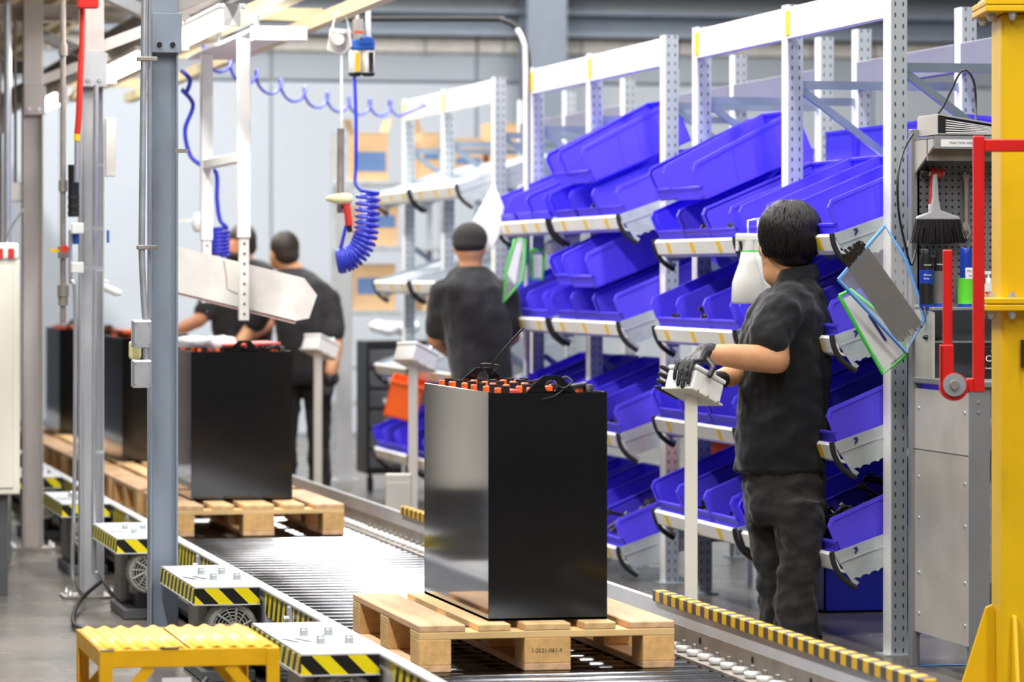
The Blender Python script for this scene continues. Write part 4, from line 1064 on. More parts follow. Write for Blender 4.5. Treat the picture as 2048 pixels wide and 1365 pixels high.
# ------------------------------------------------------------------ control posts
def control_post(label, u, X, vtop, Zd=None):
    p = onX(u, vtop, X) if Zd is None else at(u, vtop, Zd)
    t = thing('control_post', label, 'control post', (p.x, p.y, 0), (0, 0, -YAW), 'white control posts beside the conveyor')
    zt = p.z
    MB().box(-.024, .024, -.024, .024, .01, zt+.01).build('post', M['cream'], t, bevel=.003)
    MB().box(-.07, .07, -.07, .07, 0, .01).build('base_plate', M['cream'], t)
    # tilted enclosure
    e1 = Vector((.108, .108, -.062)).normalized(); e3 = Vector((-.105, .09, 0)); e3 = (e3 - e1*e3.dot(e1)).normalized(); e2 = e1.cross(e3).normalized()
    if e2.z < 0: e2 = -e2
    c = Vector((.016, .02, zt+.045))
    Bm = Matrix(((e3.x, e1.x, e2.x, c.x), (e3.y, e1.y, e2.y, c.y), (e3.z, e1.z, e2.z, c.z), (0, 0, 0, 1)))
    MB().box(-.078, .076, -.092, .092, -.055, -.048, Bm).build('mounting_tray', M['cream'], t)
    bx = MB().box(-.07, .07, -.085, .085, -.048, .025, Bm).build('enclosure', M['white'], t, bevel=.007, seg=2)
    MB().box(-.074, .074, -.089, .089, .027, .045, Bm).build('lid', M['white'], bx, bevel=.007, seg=2)
    mb = MB()
    for a, b in ((.0, .05), (-.035, .05)):
        q0, q1 = Bm @ Vector((a, b, .045)), Bm @ Vector((a, b, .07)); mb.cyl(q0, q1, .012, n=12)
    mb.build('push_button', M['galv'], bx)
    q0, q1 = Bm @ Vector((.035, .05, .045)), Bm @ Vector((.035, .05, .075))
    MB().cyl(q0, q1, .016, .018, n=14).build('stop_button', M['redp'], bx)
    for a, b in ((-.079, -.06), (-.079, 0), (-.079, .06)):
        q0 = Bm @ Vector((a, b, -.0515)); q1 = q0 - e3*.004; MB().cyl(q0, q1, .004, n=6).build('screw', M['raw'], t)
    return t, Bm
cpost, CB = control_post('white control box on a post, gripped by the man in black gloves', 1382, 0, 792, 14.42)
p2, _ = control_post('white control box on a post left of the nearest battery', 826, 3.55, 730)
p3, _ = control_post('white control box on a post right of the second battery', 636, 3.6, 708)
pb_ = onX(816, 930, 3.55)
o = thing('post_plinth', 'cream plinth cabinet at the foot of the middle control post', 'plinth', (3.42, p2.location.y-.22, 0), (0, 0, -YAW))
MB().box(-.05, .08, -.06, .06, 0, .44).build('body', M['cream'], o, bevel=.004)
MB().box(-.045, .075, -.066, -.06, .05, .4).build('door', M['cream'], o, bevel=.002)

# ------------------------------------------------------------------ workbench with pegboard
bx0, by0, by1 = 4.37, 12.84, 13.49
wb = thing('workbench', 'grey steel workbench with pegboard back behind the yellow crane post', 'workbench', (4.9, 13.1, 0))
def b_(mb, name, m, par=wb, **k): return mb.build(name, m, par, world=True, **k)
X9 = 5.5
sidep = b_(MB().box(bx0, bx0+.012, by0+.01, by1-.01, .13, 1.02), 'side_panel', M['panel'])
b_(MB().box(bx0-.003, bx0, by0+.012, by1-.03, .80, .803), 'panel_seam', M['bench'])
for z in (.35, .55, .7, .95, .2):
    for y in (by0+.05, by1-.08):
        b_(MB().lathe([(.006, -.004), (.006, 0)], (bx0, y, z), 'x', 8), 'rivet', M['alu'], sidep)
b_(MB().box(bx0-.012, bx0+.02, by1-.03, by1+.012, 0, 1.97), 'rear_post', M['bench'], bevel=.002)
b_(MB().box(X9-.03, X9, by1-.03, by1, 0, 1.97), 'rear_post', M['bench'])
b_(MB().box(bx0, bx0+.075, by0-.006, by0+.01, 0, 1.04), 'front_stile', M['bench'], bevel=.002)
b_(MB().box(bx0+.075, X9, by0, by0+.01, .93, 1.04), 'front_rail', M['bench'])
d = b_(MB().box(bx0+.08, X9-.1, by0-.008, by0+.004, .1, .925), 'cabinet_door', M['bench'], bevel=.002)
b_(MB().box(bx0+.11, bx0+.15, by0-.0095, by0-.008, .70, .712), 'door_label', M['paper'], d)
for z in (.75, .3): b_(MB().box(bx0+.074, bx0+.082, by0-.011, by0-.006, z-.04, z+.04), 'hinge', M['darkgrey'], d)
for z in (.99, .955, .05): b_(MB().lathe([(.006, -.004), (.006, 0)], (bx0+.03, by0-.006, z), 'y', 8), 'rivet', M['alu'])
b_(MB().box(bx0-.004, X9, by0-.02, by1, 1.04, 1.062), 'worktop', M['bench'], bevel=.003)
b_(MB().box(bx0+.012, bx0+.02, by0+.02, by0+.06, 0, .13), 'leg', M['bench'])
b_(MB().prism([(by1-.02, 1.062), (by1-.24, 1.062), (by1-.24, 1.30), (by1-.02, 1.33)], 'x', bx0, bx0+.008), 'hutch_side', M['panel'])
b_(MB().box(bx0, X9, by1-.25, by1-.01, 1.308, 1.320), 'can_shelf', M['alu'], bevel=.002)
b_(MB().box(bx0+.01, X9, by1-.22, by1-.01, 1.19, 1.197), 'lower_shelf', M['bench'])
b_(MB().box(bx0+.01, X9, by1-.03, by1-.02, 1.062, 1.31), 'back_panel', mat('grey_blue_back', lin(150, 158, 172), .5))
b_(MB().box(0, X9-bx0-.02, 0, .006, 0, .56), 'pegboard', M['peg'], loc=(bx0+.01, by1-.03, 1.33))
b_(MB().box(bx0+.11, bx0+.112, by1-.02, by1-.012, 1.0, 1.0), 'x', M['peg']) if False else None
b_(MB().prism([(by1, 1.93), (by1-.24, 1.93), (by1-.24, 1.90), (by1-.01, 1.80)], 'x', bx0, bx0+.008), 'shelf_gusset', M['panel'])
ts = b_(MB().box(bx0, X9, by1-.24, by1, 1.928, 1.938), 'top_shelf', M['bench'])
b_(MB().box(bx0+.005, X9, by1-.244, by1-.238, 1.893, 1.94), 'shelf_front', M['alu'], ts)
lb = b_(MB().box(bx0+.03, bx0+.38, by1-.2455, by1-.244, 1.900, 1.926), 'label_strip', M['paper'], ts)
b_(MB().box(bx0, X9, by1-.18, by1-.17, 1.85, 1.93), 'shelf_valance', M['raw'], ts)
l_ = text('TRACTION ASSEMBLY 1', .0125, M['ink'], wb, (0, 0, 0), (R(90), 0, 0)); l_.matrix_parent_inverse = wm(wb).inverted(); l_.location = (bx0+.06, by1-.2458, 1.909)
# binder on top shelf
bi = thing('ring_binder', 'grey ring binder with bulging white sheets lying on the top shelf', 'binder', (bx0+.02, by1-.22, 1.944))
MB().prism([(0, 0), (.30, 0), (.30, .004), (0, .004)], 'y', -.02, .21).build('lower_cover', M['panel'], bi)
MB().box(-.004, 0, -.02, .21, 0, .07).build('spine', M['panel'], bi)
MB().prism([(0, .07), (.32, .022), (.32, .026), (0, .075)], 'y', -.02, .21).build('upper_cover', M['panel'], bi)
mb = MB()
for k in range(6): mb.prism([(.03, .006+k*.009), (.29, .005+k*.0022), (.29, .007+k*.0022), (.03, .010+k*.009)], 'y', -.01, .20)
mb.build('sheets', M['paper'], bi)
MB().box(.004, .03, -.016, .2, .006, .066).build('ring_mechanism', M['black'], bi)
# brush, hammer, wrench on hooks
def hung(u, v, dy, name, label, cat):
    p = onY(u, v, by1-.035-dy); return thing(name, label, cat, p)
s = 14.05/FPX
br = hung(1870, 440, .06, 'hand_brush', 'hand brush with grey handle and black bristles hung on the pegboard', 'brush')
MB().prism([(-.008, .165), (.006, .17), (.012, .08), (.02, .035), (.09, .012), (.095, 0), (-.072, 0), (-.07, .012), (-.02, .03), (-.010, .08)], 'y', -.012, .012).build('handle', M['grey'], br, bevel=.005, seg=2)
mb = MB()
for k in range(420):
    x = random.uniform(-.07, .092); y = random.uniform(-.012, .012)
    x2 = x*1.28 + random.uniform(-.006, .006)
    mb.cyl((x, y, .002), (x2, y*1.6, -.078-random.uniform(0, .012)*(1-abs(x)*4)), .0021, .0014, n=4)
mb.box(-.072, .094, -.01, .01, -.03, .002)
mb.build('bristles', M['black'], br, kind='stuff')
hm = hung(1865, 346, .03, 'mallet', 'red and black soft faced mallet hung on the pegboard', 'hammer')
MB().lathe([(.013, -.045), (.016, -.04), (.016, -.012)], axis='x', n=16).build('black_face', M['black'], hm)
MB().lathe([(.019, -.014), (.019, .016), (.017, .018), (.017, .04), (.012, .046)], axis='x', n=16).build('red_face', M['redp'], hm)
MB().cyl((0, 0, -.01), (-.006, 0, -.13), .009, n=10).build('handle', M['redp'], hm)
MB().cyl((-.006, 0, -.115), (-.006, 0, -.15), .0095, n=10).build('handle_label', M['paper'], hm)
wr = hung(1932, 356, .015, 'combination_wrench', 'steel combination wrench hung on the pegboard beside the brush', 'wrench')
MB().prism([(-.011, 0), (-.015, .012), (-.006, .02), (.0, .012), (.008, .02), (.016, .008), (.010, -.006), (.009, -.02), (.006, -.16), (.016, -.18), (.02, -.205), (.006, -.225), (-.012, -.222), (-.022, -.205), (-.014, -.18), (-.005, -.16), (-.008, -.02)], 'y', -.004, .004).build('wrench_body', M['raw'], wr, bevel=.0015)
MB().lathe([(.011, -.0046), (.011, -.0042)], (.0, 0, -.203), 'y', 12).build('ring_opening', M['darkgrey'], wr)
for u, v in ((1852, 352), (1880, 352), (1922, 352)):
    p = onY(u, v, by1-.04)
    o = MB().tube([p+Vector((0, .01, 0)), p+Vector((0, -.04, 0)), p+Vector((0, -.05, .012))], .0025, 6).build('peg_hook', M['alu'], wb, world=True)
# cans
def can(u, r_, h, name, label, bands, txt=None):
    p = onY(u, 600, by1-.17); t = thing(name, label, 'can', (p.x, p.y, 1.320))
    prev = 0
    for i, (z0, z1, m, nm) in enumerate(bands):
        rr = r_ if z1 <= h*.86 else r_*.72
        MB().lathe([(rr, z0), (rr, z1)] if z1 < h else [(rr, z0), (rr, z1-.006), (rr*.85, z1)], n=24).build(nm, m, t)
    if txt:
        for s_, sz, m, x, z in txt: text(s_, sz, m, t, (x, -r_-.0012, z), (R(90), 0, 0))
    return t
can(1852, .0245, .21, 'spray_can', 'black spray can with blue band and white lettering on the shelf', [(0, .008, M['canblue'], 'base_band'), (.008, .085, M['black'], 'can_body'), (.085, .135, M['canblue'], 'blue_band'), (.135, .18, M['black'], 'can_top'), (.18, .21, M['black'], 'can_cap')],
    (('Silicone', .0095, M['paper'], -.017, .113), ('Spray', .0095, M['paper'], -.017, .1), ('Industrial', .0075, M['paper'], -.016, .15)))
can(1880, .0245, .21, 'spray_can', 'grey spray can with black top beside the black spray can', [(0, .012, M['canblue'], 'base_band'), (.012, .13, M['cangrey'], 'can_body'), (.13, .18, M['black'], 'can_top'), (.18, .205, M['black'], 'can_cap')],
    (('Industrial', .009, M['paper'], -.02, .152), ))
c3 = can(1932, .030, .215, 'wipes_canister', 'blue and green spray canister right of the red lever', [(0, .01, M['canblue'], 'base_band'), (.01, .105, M['cangreen'], 'green_band'), (.105, .185, M['canblue'], 'can_body'), (.185, .215, M['canblue'], 'can_cap')],
    (('Mic', .013, M['navy'], -.006, .125), ('24', .013, M['navy'], -.002, .108)))
MB().box(-.012, .02, -.0312, -.027, .10, .142).build('white_label', M['paper'], c3, bevel=.003)
p = onY(1977, 590, by1-.15); sb = thing('pump_bottle', 'clear pump bottle with white pump behind the red bar', 'bottle', (p.x, p.y, 1.32))
MB().loft([(0, 0, 0, .028, .02), (0, 0, .07, .028, .02), (0, 0, .085, .012, .012)], 18, 2.5).build('bottle_body', M['milk'], sb)
MB().lathe([(.011, .085), (.011, .105), (.004, .105), (.004, .12)]).box(-.016, .008, -.006, .006, .118, .13).build('pump', M['white'], sb)
MB().box(-.02, .02, -.0212, -.0195, .02, .055).build('bottle_label', M['redp'], sb)
text('first', .014, M['navy'], sb, (-.014, -.0215, .03), (R(90), 0, 0))
p = onY(1998, 745, 13.15); gb = thing('glove_box', 'black cardboard glove box with white lettering beside the yellow post', 'box', (p.x, p.y, 1.0625))
MB().box(-.055, .19, 0, .1, 0, .115).build('carton', M['black'], gb, bevel=.002)
text('CAT', .032, M['paper'], gb, (-.052, -.0008, .062), (R(90), 0, 0)); text('Powder Free Nitrile', .009, M['paper'], gb, (-.053, -.0008, .035), (R(90), 0, 0))
MB().tube([(-.03, -.001, .1), (.0, -.001, .106), (.04, -.001, .102)], .002, 5).build('logo_swoosh', M['paper'], gb)
p = onY(1845, 652, 13.32); gl = MB().ell((0, 0, .012), (.03, .02, .012)).ell((.02, 0, .01), (.025, .012, .009)).build('rag', M['black'], loc=(p.x+.03, p.y, 1.197)); tag(gl, 'small black rag on the shelf under the spray cans', 'rag')
# cables
pts = curve_pts([at(1865, 240, 14.2), at(1885, 215, 14.2), at(1905, 175, 14.2), at(1920, 146, 14.2), at(1935, 142, 14.2), at(1948, 165, 14.2), at(1952, 210, 14.2), at(1950, 262, 14.1)])
tag(MB().tube(pts, .0045, 7).build('power_cable', M['black']), 'black cable looping up over the rack bar above the binder', 'cable')
pts = curve_pts([at(1826, 268, 14.02), at(1808, 300, 13.98), at(1796, 350, 13.9), at(1797, 420, 13.9), at(1808, 480, 13.95), at(1822, 530, 14.0), at(1832, 500, 14.04)])
tag(MB().tube(pts, .0045, 7).build('hanging_cable', M['black']), 'black cable hanging down between the near upright and the bench', 'cable')

# ------------------------------------------------------------------ yellow crane post with red swing handle
Zy = 11.7
yl = at(2003, 700, Zy); PW = .26
yp = thing('crane_post', 'thick yellow steel crane post with bolted flange at the right edge', 'post', (yl.x + CS*PW/2 + SN*.13, yl.y - SN*PW/2 + CS*.13, 0), (0, 0, -YAW))
def zz(v, Z=Zy): return CAMH + (HORIZ-v)*Z/FPX
x0 = -PW/2
MB().box(x0, x0+PW, -.13, .13, .012, zz(612)).build('lower_post', M['yellow'], yp, bevel=.02, seg=3)
MB().box(x0, x0+PW, -.13, .13, zz(612), zz(26)).build('upper_post', M['yellow'], yp, bevel=.02, seg=3)
MB().box(x0-.07, x0+PW+.07, -.16, .16, 0, .014).build('base_plate', M['yellow'], yp)
for z in (zz(609), zz(12)):
    f1 = MB().box(x0-.053, x0+PW+.053, -.18, .18, z+.001, z+.02).build('flange', M['yellow'], yp, bevel=.003)
    f2 = MB().box(x0-.053, x0+PW+.053, -.18, .18, z-.02, z-.001).build('flange', M['yellow'], yp, bevel=.003)
    for a, b in ((x0-.03, -.12), (x0-.03, .1), (x0+.03, -.155), (x0+.15, -.155)):
        MB().lathe([(.013, .020), (.013, .031), (.007, .031), (.007, .038)], (a, b, z), n=6, smooth=False).build('bolt_head', M['zinc'], f1)
        MB().lathe([(.007, -.045), (.013, -.032), (.013, -.02)], (a, b, z), n=6, smooth=False).build('nut', M['zinc'], f2)
MB().box(x0, x0+PW, -.13, .13, zz(0), zz(-60)).build('post_head', M['yellow'], yp)
MB().prism([(x0+.002, .014), (x0-.15, .014), (x0-.14, .06), (x0-.03, .41), (x0-.008, .42), (x0+.002, .40)], 'y', .02, .034).build('gusset', M['yellow'], yp, bevel=.003)
MB().prism([(-.13, .014), (-.30, .014), (-.29, .06), (-.16, .40), (-.13, .40)], 'x', x0+.03, x0+.044).build('gusset', M['yellow'], yp, bevel=.003)
MB().box(x0+.058, x0+.07, -.16, -.13, zz(735), zz(680)).build('catch', M['ink'], yp)
rd = thing('swing_handle', 'red steel swing handle frame with pivoting lever in front of the bench', 'handle', at(1957, 785, 11.45), (0, 0, -YAW))
Zr = 11.45; k = Zr/FPX
def rr(u, v): return ((u-1957)*k, (785-v)*k)
def rbox(u0, u1, v0, v1, y0=-.017, y1=.017, name='bar', m=M['red']):
    a, b = rr(u0, v1), rr(u1, v0); return MB().box(a[0], b[0], y0, y1, a[1], b[1]).build(name, m, rd, bevel=.003)
rbox(1946, 1968, 272, 785, name='upright_bar'); rbox(1968, 2075, 279, 304, name='top_bar'); rbox(1935, 1946, 757, 785, name='lower_stub')
rbox(1886, 1904, 500, 700, -.012, .012, name='lever'); 
a, b = rr(1880, 775), rr(1906, 690)
lv = MB().box(a[0], b[0], -.02, -.014, a[1], b[1]).box(a[0], b[0], .014, .02, a[1], b[1]).box(a[0], a[0]+.008, -.02, .02, a[1], b[1]).build('lever_fork', M['red'], rd, bevel=.002)
c = rr(1907, 774)
MB().lathe([(.042, -.019), (.042, .019)], (c[0], 0, c[1]), 'y', 28).build('pivot_disc', M['red'], rd)
MB().lathe([(.034, -.028), (.034, -.02)], (c[0], 0, c[1]+.006), 'y', 28).build('washer', M['galv'], rd)
MB().lathe([(.013, -.040), (.015, -.036), (.015, -.028)], (c[0], 0, c[1]+.006), 'y', 14).build('pivot_bolt', M['raw'], rd)
# blue floor tape
p = onz(1830, 1333, .0)
tag(MB().box(p.x, p.x+.6, p.y-.02, p.y+.01, .001, .0025).build('floor_tape', M['blueedge'], rot=(0, 0, 0)), 'strip of blue tape on the floor in front of the bench', 'tape')
# ------------------------------------------------------------------ people
def person_frame(u, Z):
    lat0 = (u-1024)*Z/FPX
    base = at(u, HORIZ, Z)
    def L(uu, v, y=0.0):
        return Vector(((uu-1024)*(Z+y)/FPX - lat0, y, CAMH + (HORIZ-v)*(Z+y)/FPX))
    return (base.x, base.y, 0), L
def finger(mb, pts, r=.0095): mb.chain(pts, [r, r*.97, r*.9, r*.8][:len(pts)], 8)

loc, L = person_frame(1570, 14.8)
man = thing('person', 'man in black polo shirt and black gloves gripping a white control box', 'person', loc, (0, 0, -YAW))
def ring(u0, u1, v, y, ry): a, b = L(u0, v, y), L(u1, v, y); return ((a.x+b.x)/2, y, a.z, (b.x-a.x)/2, ry)
# skin: head, neck, arms as one surface
mb = MB()
hc = L(1577, 478)
mb.ell(hc, (.088, .10, .118), 20)
mb.ell(hc + Vector((-.012, .055, -.06)), (.062, .062, .075), 16)      # jaw and face turned away
mb.cap(hc + Vector((-.02, .11, .0)), hc + Vector((-.022, .125, -.03)), .012, .016, 8)   # nose
mb.ell(hc + Vector((-.022, .105, -.07)), (.026, .014, .010))            # lips
mb.cap(L(1580, 520, .01), L(1590, 575, .0), .062, .066, 14)
mb.cap(hc + Vector((-.06, .02, -.06)), L(1550, 548, .02), .045, .05)
for s_, uu, vv in ((-1, 1521, 497), (1, 1634, 500)):
    e = L(uu, vv, .0); mb.ell(e, (.013, .02, .033), 12)
    mb.cap(e, hc + Vector((s_*.06, 0, -.02)), .012, .02, 8)
# near (left) arm
sh = L(1572, 612, -.16); el = L(1553, 721, -.24); w_ = L(1404, 706, -.335)
mb.chain([sh, L(1548, 670, -.21), el], [.06, .056, .052], 14)
mb.chain([el, L(1500, 716, -.275), L(1450, 711, -.305), w_], [.054, .053, .045, .031], 14)
# far (right) arm
s2 = L(1530, 620, .12); e2_ = L(1500, 735, .06); w2 = L(1428, 760, -.16)
mb.chain([s2, e2_], [.055, .048], 12); mb.chain([e2_, L(1462, 752, -.06), w2], [.048, .045, .03], 12)
mb.cap(L(1580, 590, 0), s2, .06, .05); mb.cap(L(1580, 590, 0), sh, .06, .05)
mb.cap(L(1585, 575, 0), L(1570, 900, 0), .06, .1)
blob(mb, 'body', M['skin'], man, .011, 6)
# eyes, brows and mask on the far side of the face
for sx in (-.045, .012):
    MB().ell(hc + Vector((sx, .104, -.004)), (.012, .008, .008), 10).build('eye', M['paper'], man)
mk = MB().ell(hc + Vector((-.016, .085, -.06)), (.066, .055, .05), 16)
mo = mk.build('face_mask', M['paper'], man)
MB().tube(curve_pts([L(1521, 482, -.01), L(1514+8, 500, -.025), L(1525, 520, -.01), L(1527, 545, .02)]), .0022, 6).build('mask_loop', M['paper'], mo)
# hair
hh = MB(); c = L(1578, 462)
hh.ell(c, (.118, .118, .116), 22)
hh.ell(c + Vector((.004, -.02, -.05)), (.108, .095, .085), 20)
hh.ell(L(1590, 520, -.03), (.075, .06, .035), 16)
hair = blob(hh, 'hair', M['hair'], man, .012, 5)
crown = L(1588, 412, -.02)
mb = MB(); random.seed(5)
for k in range(1000):
    a = random.uniform(0, 2*pi); g = random.uniform(.12, 1.0)
    if k > 600: a = random.uniform(.95*pi, 2.05*pi); g = random.uniform(.8, 1.45)
    dirv = Vector((math.cos(a), math.sin(a), 0))
    pts = []
    th0 = g*1.2; swirl = random.uniform(-.3, .3)
    n = 5; span = random.uniform(.5, .85)
    for i in range(n):
        th = th0 + span*i/(n-1)
        aa = a + swirl*i/(n-1)
        th = min(th, 2.3 if math.sin(aa) < .3 else 1.5)
        r_ = 1.0 + .02*math.sin(pi*min(1, i/(n-1)*.8+.1)) + random.uniform(0, .012)
        p = c + Vector((.004, -.008, 0)) + Vector((.119*r_*math.sin(th)*math.cos(aa), .119*r_*math.sin(th)*math.sin(aa), .118*r_*math.cos(th)))
        if th > 1.45: p += Vector((0, 0, -.03*(th-1.45)))
        pts.append(p)
    mb.tube(pts, [.003, .0046, .0044, .0032, .001], 5)
mb.build('hair_locks', M['hair'], hair, kind='stuff')
# polo shirt
mb = MB()
mb.loft([ring(1470, 1650, 946, 0, .15), ring(1469, 1653, 900, 0, .155), ring(1473, 1656, 850, 0, .158), ring(1477, 1660, 780, 0, .165), ring(1482, 1663, 710, 0, .175),
         ring(1492, 1662, 660, 0, .185), ring(1506, 1658, 620, 0, .19), ring(1532, 1648, 588, 0, .165), ring(1556, 1636, 565, 0, .11), ring(1566, 1630, 550, 0, .075)], 28, 2.3)
mb.chain([L(1580, 606, -.10), L(1562, 625, -.16), L(1543, 668, -.205), L(1540, 688, -.215)], [.085, .088, .085, .08], 16)
mb.chain([L(1560, 612, .10), L(1530, 640, .14), L(1512, 690, .11)], [.08, .082, .075], 14)
shirt = blob(mb, 'polo_shirt', M['shirt'], man, .011, 4, (.03, .07))
# wrinkle ridges on sleeve and back
mb = MB()
mb.tube([L(1556, 572, -.10) + Vector((.0, -.0, 0))] + curve_pts([L(1548, 560, -.07), L(1575, 552, -.082), L(1612, 548, -.075), L(1634, 556, -.02)], 5), .012, 8)
n = 20; vs = []
for i in range(n+1):
    a = pi*.9 + (1.35*pi)*i/n
    for j, (r_, z_) in enumerate(((.083, -.012), (.088, -.03), (.078, .012), (.070, .03))):
        cc = L(1594, 550, .0)
        vs.append(cc + Vector((r_*math.cos(a), r_*1.05*math.sin(a), z_ + .012*math.cos(a))))
fs = [(i*4+j, i*4+j+1, (i+1)*4+j+1, (i+1)*4+j) for i in range(n) for j in (1, 2)] if False else [q for i in range(n) for q in ((i*4+1, i*4+0, (i+1)*4+0, (i+1)*4+1), (i*4+0, i*4+2, (i+1)*4+2, (i+1)*4+0), (i*4+2, i*4+3, (i+1)*4+3, (i+1)*4+2))]
cl = MB().add(vs, fs, True).build('collar', M['shirt'], shirt)
sm = cl.modifiers.new('s', 'SOLIDIFY'); sm.thickness = .006; sm.offset = 0
p = L(1471, 650, -.1)
# trousers
mb = MB()
mb.loft([ring(1488, 1646, 930, 0, .13), ring(1485, 1650, 980, 0, .14), ring(1490, 1652, 1020, 0, .14), ring(1500, 1646, 1045, 0, .12)], 24, 2.2)
def leg(rows, y):
    mb.loft([(*L((a+b)/2, v, y)[:2], L(0, v, y).z, (b-a)/2*14.8/FPX, ry) for a, b, v, ry in rows], 20)
leg([(1545, 1650, 1000, .095), (1550, 1649, 1060, .09), (1558, 1644, 1120, .082), (1552, 1636, 1180, .078), (1548, 1632, 1230, .076), (1548, 1634, 1262, .08), (1552, 1640, 1285, .082)], -.085)
leg([(1487, 1600, 1000, .09), (1494, 1600, 1060, .088), (1506, 1600, 1120, .08), (1516, 1598, 1180, .076), (1522, 1596, 1230, .074), (1524, 1598, 1270, .078)], .09)
blob(mb, 'trousers', M['trouser'], man, .011, 3, (.04, .06))
for y, u in ((-.085, 1596), (.09, 1562)):
    q0 = L(u, 1290, y); q0.z = .04
    MB().loft([(q0.x-.02, q0.y, .0, .14, .048), (q0.x-.02, q0.y, .02, .145, .05)], 18).build('shoe_sole', M['rubber'], man)
    MB().cap((q0.x+.05, q0.y, .05), (q0.x-.11, q0.y, .035), .045, .036, 12).cap((q0.x+.05, q0.y, .05), (q0.x+.04, q0.y, .11), .045, .042, 12).build('shoe', M['black'], man)
# gloves: near hand draped over the box, fingers curled down its left face; far hand behind the box
TB = man.matrix_basis.inverted() @ cpost.matrix_basis @ CB
def K(a, b, c): return TB @ Vector((a, b, c))
mb = MB()
wr_ = L(1406, 706, -.335)
mb.cap(wr_ + Vector((.03, .015, .002)), wr_, .036, .034, 12)
for a_ in (-.05, -.025, 0, .022): mb.cap(wr_.lerp(K(a_, -.055, .072), .25), K(a_, -.06, .068), .024, .0145, 10)
for a_, dn, r_ in ((-.058, -.035, .0105), (-.033, -.05, .011), (-.008, -.042, .0105), (.017, -.018, .0095)):
    finger(mb, [K(a_, -.06, .068), K(a_-.002, -.103, .05), K(a_-.003, -.106, .012), K(a_-.001, -.098, dn)], r_)
finger(mb, [wr_.lerp(K(-.06, -.02, .07), .4), K(-.088, -.015, .058), K(-.090, -.028, .02)], .0125)
blob(mb, 'glove', M['glove'], man, .0042, 2)
mb = MB(); w2_ = L(1428, 760, -.16)
mb.cap(w2_ + Vector((.03, .02, 0)), w2_, .034, .034, 12)
for c_ in (.03, .005, -.02, -.042): mb.cap(w2_.lerp(K(.095, .03, c_), .3), K(.098, .02, c_), .026, .0145, 10)
for c_, r_ in ((.036, .0105), (.008, .0108), (-.02, .0105), (-.046, .0098)):
    finger(mb, [K(.098, .02, c_), K(.103, -.03, c_), K(.098, -.075, c_-.004), K(.088, -.108, c_-.008)], r_)
finger(mb, [w2_.lerp(K(.06, .03, .06), .5), K(.05, .02, .062), K(.03, -.01, .06)], .012)
blob(mb, 'glove', M['glove'], man, .0042, 2)

